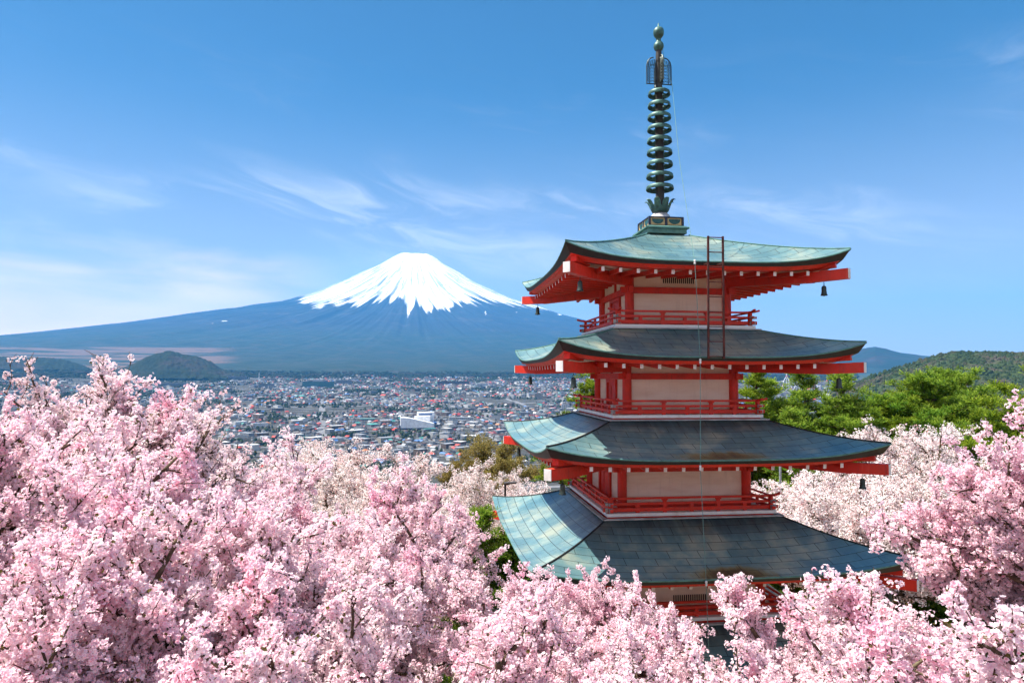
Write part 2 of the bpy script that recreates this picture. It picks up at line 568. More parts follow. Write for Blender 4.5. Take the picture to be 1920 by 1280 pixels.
def hill(name, pts, dist, depth, label, mat, base_drop=60, tree=0.0, seed=3, skew=0.0):
    """ridge whose skyline passes through the given points of the view; a rounded mound in depth"""
    us = np.linspace(pts[0][0], pts[-1][0], 240)
    vs = np.interp(us, [p[0] for p in pts], [p[1] for p in pts])
    rows = np.linspace(-1, 1, 90)
    V = np.zeros((len(rows), len(us), 3))
    for j, (u, v) in enumerate(zip(us, vs)):
        dd = dist * (1 + skew * (u - us[0]) / (us[-1] - us[0]))
        rx, ry, rz = ray(u, v)
        top = rz * dd
        for i, q in enumerate(rows):
            dloc = dd + q * depth
            V[i, j] = (rx * dloc, ry * dloc, top * 1.0 - (abs(q) ** 1.7) * (top + base_drop))
    n = fbm(V[:, :, 0] / (depth * 0.35), V[:, :, 1] / (depth * 0.35), seed, 5) - 0.5
    fade = (1 - np.abs(rows) ** 4)[:, None]
    V[:, :, 2] += n * depth * 0.05 * fade
    if tree:
        V[:, :, 2] += (fbm(V[:, :, 0] / tree, V[:, :, 1] / tree, seed + 9, 2) - 0.5) * tree * 0.9
    idx = np.arange(len(rows) * len(us)).reshape(len(rows), len(us))
    F = np.stack([idx[:-1, :-1], idx[:-1, 1:], idx[1:, 1:], idx[1:, :-1]], -1).reshape(-1, 4)
    o = link(bpy.data.objects.new(name, np_mesh(name, V.reshape(-1, 3), F, mat, smooth=True)))
    tag(o, label, 'hill', kind='structure')
    return V


hill('hill', [(170, 706), (215, 697), (245, 686), (275, 671), (300, 664), (318, 661), (340, 666), (370, 670), (395, 680), (412, 692), (450, 704)], 4400, 420, 'small dark wooded hill at the far edge of the town', M_hill_far, 20, 18)
hill('hill', [(-120, 668), (0, 672), (60, 672), (100, 674), (130, 680), (170, 692), (230, 702)], 5600, 500, 'low dark wooded rise below the dry grass fields', M_hill_far, 20, 20, 8)
hill('hill', [(1380, 690), (1480, 684), (1560, 668), (1600, 657), (1625, 650.5), (1642, 648.5), (1665, 653), (1690, 659), (1745, 666), (1850, 672), (1960, 676), (2100, 690)], 9000, 1500, 'pale blue rounded mountain behind the right hand ridge', M_hill_far, 50, 0, 12)
VH = hill('hill', [(1560, 735), (1600, 718), (1640, 702), (1675, 689), (1717, 676), (1740, 671), (1762, 666), (1802, 661), (1860, 662), (1920, 661), (2050, 655), (2250, 640)], 1500, 420, 'brown and green wooded ridge right of the pagoda', M_hill, 130, 0, 21)


# ------------------------------------------------------------------ haze
def build_haze():
    m = bpy.data.materials.new('haze_air')
    m.use_nodes = True
    t = NT(m.node_tree)
    out = t.n('OutputMaterial')
    v = t.n('VolumePrincipled', ins={'Color': HAZE_COLOR, 'Density': HAZE_DENSITY, 'Anisotropy': 0.0})
    t.link(v.outputs[0], out.inputs['Volume'])
    return m


HAZE_COLOR = (0.09, 0.45, 1.0, 1)
HAZE_DENSITY = 4.6e-5
hz = MB()
hz.box((-20000, -8000, -620), (14000, 29000, 3140))
haze = hz.build('haze', build_haze())
haze.display_type = 'WIRE'
tag(haze, 'thin blue air that veils the far valley and the volcano', 'haze', kind='stuff')

# ------------------------------------------------------------------ pagoda materials
def paint_red(t, base=(0.68, 0.030, 0.013)):
    o = t.obj()
    n = t.noise(o, 2.2, 5, 0.6)
    n2 = t.noise(o, 14.0, 4, 0.65)
    col = t.mix(t.maprange(n, 0.35, 0.75), base, (base[0] * 0.72, base[1] * 1.2, base[2] * 1.3))
    col = t.mix(t.math('MULTIPLY', t.maprange(n2, 0.62, 0.8), 0.45), col, (0.22, 0.03, 0.02))
    sv = t.n('Mapping', ins={'Vector': o, 'Scale': (7.0, 7.0, 0.7)}).outputs[0]
    n3 = t.noise(sv, 1.0, 6, 0.7)
    col = t.mix(t.math('MULTIPLY', t.maprange(n3, 0.52, 0.74), 0.55), col, (0.25, 0.028, 0.02))
    col = t.mix(t.math('MULTIPLY', t.maprange(n3, 0.42, 0.28), 0.35), col, (0.80, 0.14, 0.08))
    return bsdf(t, col, t.maprange(n2, 0.2, 0.8, 0.42, 0.7), 0, 0.35, n2, 0.3, 0.01)


def paint_white(t):
    o = t.obj()
    n = t.noise(o, 3.0, 5, 0.6)
    col = t.mix(t.maprange(n, 0.45, 0.8), (0.78, 0.76, 0.72), (0.58, 0.52, 0.45))
    return bsdf(t, col, 0.6, 0, 0.3, n, 0.15, 0.01)


def plaster(t):
    o = t.obj()
    st = t.n('Mapping', ins={'Vector': o, 'Scale': (1.0, 1.0, 5.0)}).outputs[0]
    n = t.noise(st, 0.9, 6, 0.6)
    n2 = t.noise(o, 25, 3, 0.6)
    col = t.mix(t.maprange(n, 0.35, 0.75), (0.86, 0.71, 0.57), (0.76, 0.57, 0.43))
    sv = t.n('Mapping', ins={'Vector': o, 'Scale': (5.0, 5.0, 0.5)}).outputs[0]
    col = t.mix(t.math('MULTIPLY', t.maprange(t.noise(sv, 1.0, 6, 0.7), 0.5, 0.78), 0.5), col, (0.50, 0.39, 0.30))
    return bsdf(t, col, 0.85, 0, 0.2, n2, 0.15, 0.005)


def copper(stain):
    """patinated copper sheets laid in courses; uv in metres"""
    def f(t):
        uv = t.n('UVMap', uv_map='UVMap').outputs[0]
        br = t.n('TexBrick', offset=0.5, ins={'Vector': uv, 'Scale': 1.0, 'Mortar Size': 0.008, 'Mortar Smooth': 0.3, 'Bias': 0.0, 'Brick Width': 0.72, 'Row Height': 0.27,
                                            'Color1': (0.35, 0.35, 0.35, 1), 'Color2': (0.65, 0.65, 0.65, 1), 'Mortar': (0, 0, 0, 1)})
        fac = br.outputs['Fac']
        o = t.obj()
        n = t.noise(o, 0.9, 5, 0.6)
        run = t.n('Mapping', ins={'Vector': uv, 'Scale': (4.5, 0.5, 1.0)}).outputs[0]
        n2 = t.noise(run, 1.0, 6, 0.65)
        n3 = t.noise(uv, 9.0, 5, 0.7)
        sx = t.n('SeparateXYZ', ins={0: uv})
        green = t.ramp(n, [(0.3, (0.085, 0.22, 0.27)), (0.5, (0.17, 0.31, 0.32)), (0.66, (0.42, 0.48, 0.38))])
        col = t.mix(t.math('MULTIPLY', t.maprange(n2, 0.5, 0.8), 0.45), green, (0.30, 0.42, 0.33))
        col = t.mix(t.math('MULTIPLY', t.maprange(n3, 0.55, 0.85), 0.5), col, (0.03, 0.07, 0.07))
        tone = t.n('SeparateColor', ins={0: br.outputs['Color']}).outputs[0]
        col = t.mix(1.0, col, t.ramp(tone, [(0.3, 0.78), (0.7, 1.08)]), 'MULTIPLY')
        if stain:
            # shade painted on upper courses and a rusty run under the joint of the eave
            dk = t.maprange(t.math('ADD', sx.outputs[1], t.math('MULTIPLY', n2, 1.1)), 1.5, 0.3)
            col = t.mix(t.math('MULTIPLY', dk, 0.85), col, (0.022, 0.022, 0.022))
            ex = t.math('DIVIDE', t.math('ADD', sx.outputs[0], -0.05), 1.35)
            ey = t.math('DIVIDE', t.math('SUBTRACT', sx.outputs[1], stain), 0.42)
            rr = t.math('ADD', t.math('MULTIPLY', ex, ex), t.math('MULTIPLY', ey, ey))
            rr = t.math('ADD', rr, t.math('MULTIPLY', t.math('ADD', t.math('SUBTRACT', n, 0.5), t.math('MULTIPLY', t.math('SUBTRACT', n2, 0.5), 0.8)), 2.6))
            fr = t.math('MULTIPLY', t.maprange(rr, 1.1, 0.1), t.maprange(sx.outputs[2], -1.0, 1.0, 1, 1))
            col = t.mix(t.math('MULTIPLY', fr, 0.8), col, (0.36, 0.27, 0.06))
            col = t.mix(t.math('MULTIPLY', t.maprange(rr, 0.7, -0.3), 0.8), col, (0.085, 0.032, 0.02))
        line = t.math('MULTIPLY', fac, 0.92)
        col = t.mix(line, col, (0.012, 0.018, 0.02))
        h = t.math('ADD', t.math('MULTIPLY', t.math('SUBTRACT', 1.0, fac), 1.0), t.math('MULTIPLY', n3, 0.35))
        # each course laps over the one below it
        saw = t.math('FRACT', t.math('DIVIDE', sx.outputs[1], 0.27))
        h = t.math('ADD', h, t.math('MULTIPLY', saw, 0.8))
        rough = t.maprange(n3, 0.2, 0.8, 0.30, 0.48)
        return bsdf(t, col, rough, 0.42, 0.8, h, 0.35, 0.012)
    return f


def verdigris(t):
    o = t.obj()
    n = t.noise(o, 5.0, 5, 0.65)
    col = t.ramp(n, [(0.3, (0.028, 0.045, 0.04)), (0.5, (0.05, 0.12, 0.10)), (0.7, (0.12, 0.25, 0.20))])
    return bsdf(t, col, 0.5, 0.35, 0.5, n, 0.3, 0.01)


def simple(col, rough=0.6, metallic=0.0, var=0.3, scale=6.0):
    def f(t):
        n = t.noise(t.obj(), scale, 5, 0.6)
        c2 = tuple(x * (1 - var) for x in col)
        return bsdf(t, t.mix(t.maprange(n, 0.35, 0.7), col, c2), rough, metallic, 0.4, n, 0.2, 0.01)
    return f


M_red = material('vermilion_paint', paint_red)
M_white = material('white_paint', paint_white)
M_plaster = material('cream_plaster', plaster)
M_rim = material('blackened_copper_edge', simple((0.022, 0.022, 0.020), 0.5, 0.1, 0.4, 9))
M_lip = material('green_copper_lip', simple((0.11, 0.25, 0.21), 0.5, 0.2, 0.4, 6))
M_bronze = material('dark_bronze', simple((0.045, 0.06, 0.05), 0.45, 0.5, 0.4, 12))
M_verdigris = material('verdigris_bronze', verdigris)
M_pole = material('dark_pole_bronze', simple((0.05, 0.045, 0.038), 0.55, 0.3, 0.4, 5))
M_lead = material('grey_lead_sheet', simple((0.45, 0.43, 0.42), 0.55, 0.2, 0.45, 3))
M_navy = material('dark_blue_paint', simple((0.02, 0.03, 0.06), 0.5, 0, 0.3))
M_tanpaint = material('ochre_paint', simple((0.52, 0.36, 0.16), 0.6, 0, 0.3))
M_teal = material('teal_paint', simple((0.015, 0.09, 0.085), 0.45, 0, 0.5, 14))
M_black = material('dark_opening', simple((0.01, 0.01, 0.01), 0.9))
M_rust = material('rusty_red_iron', simple((0.12, 0.03, 0.022), 0.7, 0.2, 0.6, 9))
M_wire = material('green_copper_wire', simple((0.12, 0.26, 0.23), 0.5, 0.2, 0.2))
M_stone = material('grey_stone', simple((0.30, 0.29, 0.27), 0.85, 0, 0.35, 4))
M_greyfit = material('grey_metal_fitting', simple((0.42, 0.42, 0.40), 0.5, 0.5, 0.4, 20))

# ------------------------------------------------------------------ pagoda
PSI = math.radians(19.7689)
PX, PY = 0.0, 19.2
PZ = BASE_Z
pagoda = empty('pagoda', (PX, PY, PZ), PSI)
tag(pagoda, 'tall five-storied red and white pagoda with green copper roofs and bronze spire', 'pagoda')
LIFT = (0, 0, -PZ)                 # parts are drawn in heights relative to the eye


def P2W(x, y, z):
    return Vector((PX + math.cos(PSI) * x - math.sin(PSI) * y, PY + math.sin(PSI) * x + math.cos(PSI) * y, z))


def rotq(q):
    """quarter turns about the pagoda's axis"""
    return Matrix.Rotation(q * math.pi / 2, 4, 'Z')


#        a      b     z inner  z eave   z tip   wall half
ROOFS = {5: (3.454, 0.60, 3.87, 2.665, 3.05, 1.325), 4: (3.658, 1.90, 1.185, 0.45, 0.815, 1.438), 3: (3.98, 2.02, -1.10, -1.83, -1.507, 1.64),
         2: (4.325, 2.24, -3.46, -4.29, -4.0, 1.86), 1: (4.75, 2.48, -5.93, -6.92, -6.6, 2.1)}
HIPQ = {5: 1.40, 4: 1.60, 3: 1.80, 2: 1.70, 1: 1.7}
FLOOR = {5: 1.30, 4: -0.965, 3: -3.33, 2: -5.79, 1: -9.15}
BALC = {5: 1.856, 4: 1.967, 3: 2.17, 2: 2.40}
COPPER = {5: material('copper_roof_pale', copper(0)), 4: material('copper_roof', copper(0)), 3: material('copper_roof_stained', copper(1.88)), 2: material('copper_roof_painted_shade', copper(2.08)), 1: material('copper_roof_lowest', copper(2.3))}  # lower roofs carry painted shade on their upper courses, besides the rust


def roof_z(k, s, tt):
    a, b, zi, ze, zt, w = ROOFS[k]
    mid = zi + (ze - zi) * (1 - (1 - tt) ** 1.5)
    hip = zi + (zt - zi) * (1 - (1 - tt) ** HIPQ[k])
    return mid + (hip - mid) * abs(s) ** 3.6


def roof_cover(k):
    a, b, zi, ze, zt, w = ROOFS[k]
    ns, nt = 48, 22
    m = MB()
    for q in range(4):
        R_ = rotq(q)
        base = len(m.v)
        vs, rows = [], nt + 1
        # arc length for uv
        for i in range(rows):
            tt = i / nt
            r = b + (a - b) * tt
            for j in range(ns + 1):
                s = -1 + 2 * j / ns
                p = R_ @ Vector((s * r, -r, roof_z(k, s, tt)))
                vs.append(tuple(p))
                m.uv[base + len(vs) - 1] = (s * r + q * 7.31, (a - b) * tt * 1.08 + 0.013 * abs(s * r))
        fs = [(i * (ns + 1) + j, (i + 1) * (ns + 1) + j, (i + 1) * (ns + 1) + j + 1, i * (ns + 1) + j + 1) for i in range(nt) for j in range(ns)]
        m.add(vs, fs, 0)
        # rolled lip, then the dark edge that thickens to the corner and leans inward
        vs = []
        for j in range(ns + 1):
            s = -1 + 2 * j / ns
            e = abs(s) ** 3.6
            z = roof_z(k, s, 1)
            for rr, dz in ((a, 0.0), (a + 0.012, -0.012), (a + 0.008, -0.034), (a - 0.006, -0.036), (a - 0.03 - 0.09 * e, -0.105 - 0.15 * e), (a - 0.10 - 0.10 * e, -0.108 - 0.152 * e)):
                vs.append(tuple(R_ @ Vector((s * rr, -rr, z + dz))))
        n6 = 6
        m.add(vs, [(j * n6 + i, (j + 1) * n6 + i, (j + 1) * n6 + i + 1, j * n6 + i + 1)[::-1] for j in range(ns) for i in range(2)], 2)
        b0 = len(m.v) - len(vs)
        for j in range(ns):
            for i in range(2, 5):
                m.f.append(tuple(b0 + x for x in (j * n6 + i, j * n6 + i + 1, (j + 1) * n6 + i + 1, (j + 1) * n6 + i))); m.m.append(1)
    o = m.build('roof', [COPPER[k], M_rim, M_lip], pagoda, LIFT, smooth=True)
    o.data.set_sharp_from_angle(angle=math.radians(35))
    return o


def sub(m, name, mats, parent, smooth=False):
    return m.build(name, mats, parent, None, smooth)


rafter_count = 0
stuff_rafters = MB()
for k in (5, 4, 3, 2, 1):
    a, b, zi, ze, zt, w = ROOFS[k]
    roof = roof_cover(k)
    ns = 48
    # stepped red eave board under the dark edge
    m = MB()
    for q in range(4):
        R_ = rotq(q)
        vs = []
        for j in range(ns + 1):
            s = -1 + 2 * j / ns
            e = abs(s) ** 3.6
            z = roof_z(k, s, 1)
            zb = z - 0.10 - 0.15 * e
            for rr, zz in ((a - 0.05 - 0.10 * e, zb), (a - 0.07 - 0.14 * e, zb - 0.04), (a - 0.10 - 0.16 * e, zb - 0.043), (a - 0.12 - 0.24 * e, zb - 0.078 - 0.05 * e), (a - 0.46 - 0.2 * e, zb - 0.08 - 0.05 * e)):
                vs.append(tuple(R_ @ Vector((s * rr, -rr, zz))))
        n6 = 5
        m.add(vs, [(j * n6 + i, j * n6 + i + 1, (j + 1) * n6 + i + 1, (j + 1) * n6 + i) for j in range(ns) for i in range(n6 - 1)], 0)
    sub(m, 'eave_board', M_red, roof)
    # boarded underside
    zr = ze - 0.235                                   # height of the rafters at their ends
    zin = zr + 0.17
    m = MB()
    for q in range(4):
        R_ = rotq(q)
        r0, r1 = w - 0.05, a - 0.32
        vs = []
        for j in range(ns + 1):
            s = -1 + 2 * j / ns
            e = abs(s) ** 3.6
            for rr, zz in ((r0, zin + 0.075), (r1 - 0.12 * e, zr + 0.065 + (zt - ze) * e * 0.35)):
                vs.append(tuple(R_ @ Vector((s * rr, -rr, zz))))
        m.add(vs, [(j * 2, j * 2 + 1, j * 2 + 3, j * 2 + 2)[::-1] for j in range(ns)], 0)
    sub(m, 'soffit', M_plaster, roof)
    # rafters, white on the sawn end
    nr = int((a - 0.75) / 0.42)
    for q in range(4):
        R_ = rotq(q)
        for i in range(-nr, nr + 1):
            x = i * 0.42
            rin = max(w - 0.02, abs(x) + 0.02)
            rout = a - 0.27
            if rout - rin < 0.15: continue
            f = (rin - (w - 0.02)) / (rout - (w - 0.02))
            e = abs(x / a) ** 3.6
            single = (q in (0, 3) and k >= 3) or (q == 0 and k == 2)
            m = MB() if single else stuff_rafters
            p0 = R_ @ Vector((x, -rin, zin * (1 - f) + zr * f))
            p1 = R_ @ Vector((x, -rout, zr + e * (zt - ze) * 0.3))
            m.beam(p0, p1, 0.075, 0.10, 0, 1)
            if single:
                sub(m, 'rafter', [M_red, M_white], roof)
    # hip beams
    for q in range(4):
        R_ = rotq(q) @ Matrix.Rotation(-math.pi / 4, 4, 'Z')       # points along the diagonal (-,-)
        m = MB()
        rd = math.sqrt(2)
        r_end, z_end = (a - 0.035), zt - 0.60
        m.beam(R_ @ Vector((0, -rd * (w - 0.03), z_end + 0.03)), R_ @ Vector((0, -rd * (r_end - 0.55), z_end - 0.03)), 0.18, 0.26, 0)
        m.beam(R_ @ Vector((0, -rd * (r_end - 0.552), z_end - 0.025)), R_ @ Vector((0, -rd * r_end, z_end)), 0.18, 0.245, 0)
        m.beam(R_ @ Vector((0, -rd * r_end, z_end)), R_ @ Vector((0, -rd * r_end - 0.02, z_end)), 0.182, 0.238, 1, 1)
        # small block between beam and roof corner
        m.beam(R_ @ Vector((0, -rd * (r_end - 0.62), z_end + 0.21)), R_ @ Vector((0, -rd * (r_end - 0.20), z_end + 0.255)), 0.16, 0.17, 0)
        sub(m, 'hip_beam', [M_red, M_white], roof)
    # raised seam along each hip
    for q in range(4):
        R_ = rotq(q)
        m = MB()
        m.tube([R_ @ Vector((-(b + (a - b) * i / 24), -(b + (a - b) * i / 24), roof_z(k, -1, i / 24) + 0.004)) for i in range(25)], 0.022, 6, 0)
        sub(m, 'hip_seam', M_lip if k > 3 else M_rim, roof)
    if k < 5:
        # flashing where the roof meets the storey above
        m = MB()
        for q in range(4):
            R_ = rotq(q)
            m.beam(R_ @ Vector((-b - 0.05, -b - 0.02, zi + 0.015)), R_ @ Vector((b + 0.05, -b - 0.02, zi + 0.015)), 0.10, 0.03)
        sub(m, 'flashing', M_lead, roof)
stuff_rafters.build('rafter', [M_red, M_white], pagoda, LIFT)['kind'] = 'stuff'


def panel_on(q, w, x0, x1, z0, z1, out, thick=0.03):
    """box on wall q: x along the wall, out = distance of its face from the wall plane"""
    R_ = rotq(q)
    return ((x0, -w - out, z0), (x1, -w - out + thick, z1), R_)


for k in (5, 4, 3, 2, 1):
    a, b, zi, ze, zt, w = ROOFS[k]
    z0 = FLOOR[k]
    z1 = zt - 0.33
    # plaster walls
    m = MB()
    m.box((-w + 0.03, -w + 0.03, z0), (w - 0.03, w - 0.03, z1))
    wall = m.build('wall', M_plaster, pagoda, LIFT)
    for sx, sy in ((-1, -1), (1, -1), (1, 1), (-1, 1)):
        m = MB()
        m.lathe([(0.118, z0), (0.118, z1), (0, z1)], 20, 0, (sx * w, sy * w, 0))
        m.build('column', M_red, pagoda, LIFT, smooth=True).data.set_sharp_from_angle(angle=0.7)
    zb = zt - 0.82                  # tie beam half way up
    for q in range(4):
        m = MB()
        A_, B_, R_ = panel_on(q, w, -w - 0.24, w + 0.24, zb - 0.078, zb + 0.078, 0.065 + (0.012 if q % 2 else 0), 0.11)
        m.box(A_, B_, 0, R_)
        A_, B_, R_ = panel_on(q, w, -w + 0.11, w - 0.11, z1 - 0.09, z1 - 0.002, 0.03, 0.06)
        m.box(A_, B_, 0, R_)
        A_, B_, R_ = panel_on(q, w, -w + 0.11, w - 0.11, z0 + 0.002, z0 + 0.11, 0.03, 0.06)
        m.box(A_, B_, 0, R_)
        if q in (1, 3):
            A_, B_, R_ = panel_on(q, w, -0.045, 0.045, zb + 0.081, z1 - 0.091, 0.02, 0.05)
            m.box(A_, B_, 0, R_)
        m.build('tie_beam', M_red, pagoda, LIFT)
        if q in (1, 3):
            # door between two posts
            dw = 0.42 if k > 3 else 0.52
            m = MB()
            for s in (-1, 1):
                A_, B_, R_ = panel_on(q, w, s * dw - 0.06, s * dw + 0.06, z0 + 0.112, zb - 0.081, 0.035, 0.06)
                m.box(A_, B_, 0, R_)
            A_, B_, R_ = panel_on(q, w, -dw + 0.062, dw - 0.062, zb - 0.17, zb - 0.083, 0.035, 0.06)
            m.box(A_, B_, 0, R_)
            fr = m.build('door_frame', M_red, pagoda, LIFT)
            m = MB()
            A_, B_, R_ = panel_on(q, w, -dw + 0.063, dw - 0.063, z0 + 0.113, zb - 0.172, -0.01, 0.03)
            m.box(A_, B_, 0, R_)
            for s in (-1, 1):
                A_, B_, R_ = panel_on(q, w, s * (dw - 0.063) / 2 - 0.12, s * (dw - 0.063) / 2 + 0.12, z0 + 0.2, zb - 0.26, 0.006, 0.014)
                m.box(A_, B_, 0, R_)
            sub(m, 'door', M_red, fr)
    if k in (5, 2):
        m = MB()
        zc = zt - 0.54 if k == 5 else -5.50
        n = 16
        for i in range(n):
            x = -0.39 + 0.82 * i / (n - 1)
            A_, B_, R_ = panel_on(0, w, x - 0.014, x + 0.014, zc - 0.075, zc + 0.075, -0.022, 0.02)
            m.box(A_, B_, 0, R_)
        m.build('vent', M_black, pagoda, LIFT)
    if k == 1:
        continue
    # balcony: white-edged slab on a red band, with a three-rail balustrade
    h = BALC[k]
    m = MB()
    m.box((-h, -h, z0 - 0.075), (h, h, z0), 0)
    slab = m.build('balcony', M_white, pagoda, LIFT)
    m = MB()
    m.box((-h + 0.05, -h + 0.05, z0 - 0.165), (h - 0.05, h - 0.05, z0 - 0.0765), 0)
    sub(m, 'balcony_band', M_red, slab)
    hr = h - 0.10
    for q in range(4):
        R_ = rotq(q)
        m = MB()
        ext = 0.22
        dz = 0.0 if q % 2 == 0 else 0.0
        o = 0.0 if q % 2 == 0 else 0.004
        m.beam(R_ @ Vector((-hr - ext * 0.8, -hr - o, z0 + 0.075)), R_ @ Vector((hr + ext * 0.8, -hr - o, z0 + 0.075)), 0.075, 0.085 - o * 3)
        sub(m, 'rail', M_red, slab)
        m = MB()
        m.beam(R_ @ Vector((-hr - ext * 0.8, -hr - o, z0 + 0.215)), R_ @ Vector((hr + ext * 0.8, -hr - o, z0 + 0.215)), 0.06, 0.055 - o * 3)
        sub(m, 'rail', M_red, slab)
        m = MB()
        xs = [-hr - ext - 0.04, -hr - 0.12, -hr + 0.2, hr - 0.2, hr + 0.12, hr + ext + 0.04]
        zs = [0.055, 0.018, 0, 0, 0.018, 0.055]
        for i in range(5):
            m.beam(R_ @ Vector((xs[i], -hr - o, z0 + 0.345 + zs[i])), R_ @ Vector((xs[i + 1], -hr - o, z0 + 0.345 + zs[i + 1])), 0.055, 0.05 - o * 3)
        sub(m, 'rail', M_red, slab)
        for i in range(7):
            x = -hr + 2 * hr * i / 6
            tall = i % 2 == 0
            if i == 6: continue
            m = MB()
            top = z0 + (0.318 if tall else 0.186)
            wd = 0.055 if i else 0.065
            if i == 0: top = z0 + 0.38
            m.beam(R_ @ Vector((x, -hr, z0 + 0.002)), R_ @ Vector((x, -hr, top)), wd * 2 if i == 0 else 0.09, wd if i == 0 else 0.05, up=Vector((0, 1, 0)) if q % 2 == 0 else Vector((1, 0, 0)))
            if tall and i:
                m.beam(R_ @ Vector((x - 0.075, -hr, z0 + 0.305)), R_ @ Vector((x + 0.075, -hr, z0 + 0.305)), 0.05, 0.028)
            m.build('post', M_red, slab)
        # pale metal caps near the rail crossings
        for s in (-1, 1):
            for zz, hh in ((0.075, 0.098), (0.215, 0.067)):
                m = MB()
                m.beam(R_ @ Vector((s * (hr + 0.055), -hr - o, z0 + zz)), R_ @ Vector((s * (hr + 0.13), -hr - o, z0 + zz)), 0.088, hh)
                sub(m, 'rail_cap', M_greyfit, slab)

# stone podium under the first storey
m = MB()
m.box((-3.3, -3.3, BASE_Z - 0.4), (3.3, 3.3, FLOOR[1] - 0.12))
m.box((-3.0, -3.0, FLOOR[1] - 0.12), (3.0, 3.0, FLOOR[1]))
m.build('podium', M_stone, pagoda, LIFT)

# ---- spire
m = MB()
m.box((-0.62, -0.62, 4.06), (0.62, 0.62, 4.10))
m.add([(-0.62, -0.62, 4.10), (0.62, -0.62, 4.10), (0.62, 0.62, 4.10), (-0.62, 0.62, 4.10), (-0.52, -0.52, 4.15), (0.52, -0.52, 4.15), (0.52, 0.52, 4.15), (-0.52, 0.52, 4.15)],
      [(0, 1, 5, 4), (1, 2, 6, 5), (2, 3, 7, 6), (3, 0, 4, 7)], 0)
m.box((-0.56, -0.56, 3.93), (0.56, 0.56, 4.058))
plinth = m.build('spire_base', [M_lip], pagoda, LIFT)
m = MB()
m.box((-0.47, -0.47, 4.13), (0.47, 0.47, 4.40))
m.box((-0.50, -0.50, 4.375), (0.50, 0.50, 4.405))
m.box((-0.50, -0.50, 4.135), (0.50, 0.50, 4.165))
for sx in (-1, 1):
    for sy in (-1, 1):
        m.box((sx * 0.475 - 0.028, sy * 0.475 - 0.028, 4.166), (sx * 0.475 + 0.028, sy * 0.475 + 0.028, 4.374))
for q in range(4):
    m.box((-0.03, -0.493, 4.166), (0.03, -0.4705, 4.374), 0, rotq(q))
box = m.build('dew_basin', M_navy, plinth)
for q in range(4):
    R_ = rotq(q)
    for s in (-1, 1):
        m = MB()
        m.box((s * 0.24 - 0.20, -0.480, 4.172), (s * 0.24 + 0.20, -0.4703, 4.368), 0, R_)
        pts = [(0.165, 0.075), (-0.165, 0.075)] + [(-0.165 * math.cos(t_), 0.055 - 0.125 * math.sin(t_)) for t_ in np.linspace(0.1, math.pi - 0.1, 10)]
        vs = [tuple(R_ @ Vector((s * 0.24 + x, -0.4835, 4.265 + z))) for x, z in pts]
        m.add(vs, [tuple(range(len(vs)))], 1)
        m.build('painted_panel', [M_tanpaint, M_teal], plinth)
m = MB()
m.lathe([(0.335, 4.405), (0.335, 4.425), (0.31, 4.46), (0.27, 4.53), (0.20, 4.60), (0.12, 4.625)], 28)
m.build('dome', M_lead, plinth, smooth=True)
# lotus of eight curling petals
m = MB()
m.lathe([(0.15, 4.61), (0.22, 4.64), (0.265, 4.72), (0.275, 4.80), (0.255, 4.80), (0.20, 4.66), (0.1, 4.64)], 24)
for i in range(8):
    a0 = i * math.pi / 4 + 0.2
    ca, sa = math.cos(a0), math.sin(a0)
    prof = [(0.262, 4.76, 0.085), (0.29, 4.84, 0.092), (0.325, 4.91, 0.088), (0.365, 4.965, 0.075), (0.405, 4.985, 0.05), (0.425, 4.97, 0.02)]
    vs = []
    for r, z, hw in prof:
        for s, dr in ((-1, 0.02), (0, -0.012), (1, 0.02)):
            vs.append((ca * (r - dr) - sa * hw * s, sa * (r - dr) + ca * hw * s, z))
    for r, z, hw in prof:
        for s, dr in ((-1, 0.02), (0, -0.012), (1, 0.02)):
            vs.append((ca * (r - dr + 0.014) - sa * hw * s, sa * (r - dr + 0.014) + ca * hw * s, z - 0.008))
    n = len(prof)
    fs = [(i_ * 3 + j, i_ * 3 + j + 1, (i_ + 1) * 3 + j + 1, (i_ + 1) * 3 + j) for i_ in range(n - 1) for j in range(2)]
    fs += [tuple(3 * n + x for x in reversed(f)) for f in fs]
    fs += [(i_ * 3, (i_ + 1) * 3, 3 * n + (i_ + 1) * 3, 3 * n + i_ * 3) for i_ in range(n - 1)]
    fs += [(i_ * 3 + 2, 3 * n + i_ * 3 + 2, 3 * n + (i_ + 1) * 3 + 2, (i_ + 1) * 3 + 2) for i_ in range(n - 1)]
    m.add(vs, fs)
m.build('lotus_collar', M_verdigris, plinth, smooth=True)
m = MB()
m.lathe([(0.122, 4.60), (0.115, 6.4), (0.100, 7.9), (0.098, 8.25)], 16)
m.lathe([(0.092, 8.25), (0.088, 9.22), (0.078, 9.40)], 16)
m.lathe([(0.105, 8.42), (0.105, 8.46)], 16); m.lathe([(0.10, 9.02), (0.10, 9.06)], 16)
m.build('pole', M_pole, plinth, smooth=True)
for i in range(9):
    f = i / 8.0
    zc = 5.28 + (8.02 - 5.28) * f
    r = 0.385 - 0.075 * f
    m = MB()
    m.lathe([(r, 0), (r + 0.008, 0.012), (r - 0.002, 0.075), (r * 0.965, 0.105), (r * 0.88, 0.128), (r * 0.87, 0.12), (r * 0.95, 0.097), (r * 0.972, 0.07), (r * 0.975, 0.0), (r, 0)], 40, 0, (0, 0, zc))
    for j in range(4):
        ang = j * math.pi / 2 + 0.35
        m.beam((math.cos(ang) * 0.09, math.sin(ang) * 0.09, zc + 0.095), (math.cos(ang) * r * 0.93, math.sin(ang) * r * 0.93, zc + 0.095), 0.05, 0.018)
    m.lathe([(0.115, 0.07), (0.13, 0.08), (0.13, 0.12), (0.11, 0.13)], 20, 0, (0, 0, zc))
    m.build('ring', M_verdigris, plinth, smooth=True).data.set_sharp_from_angle(angle=0.9)
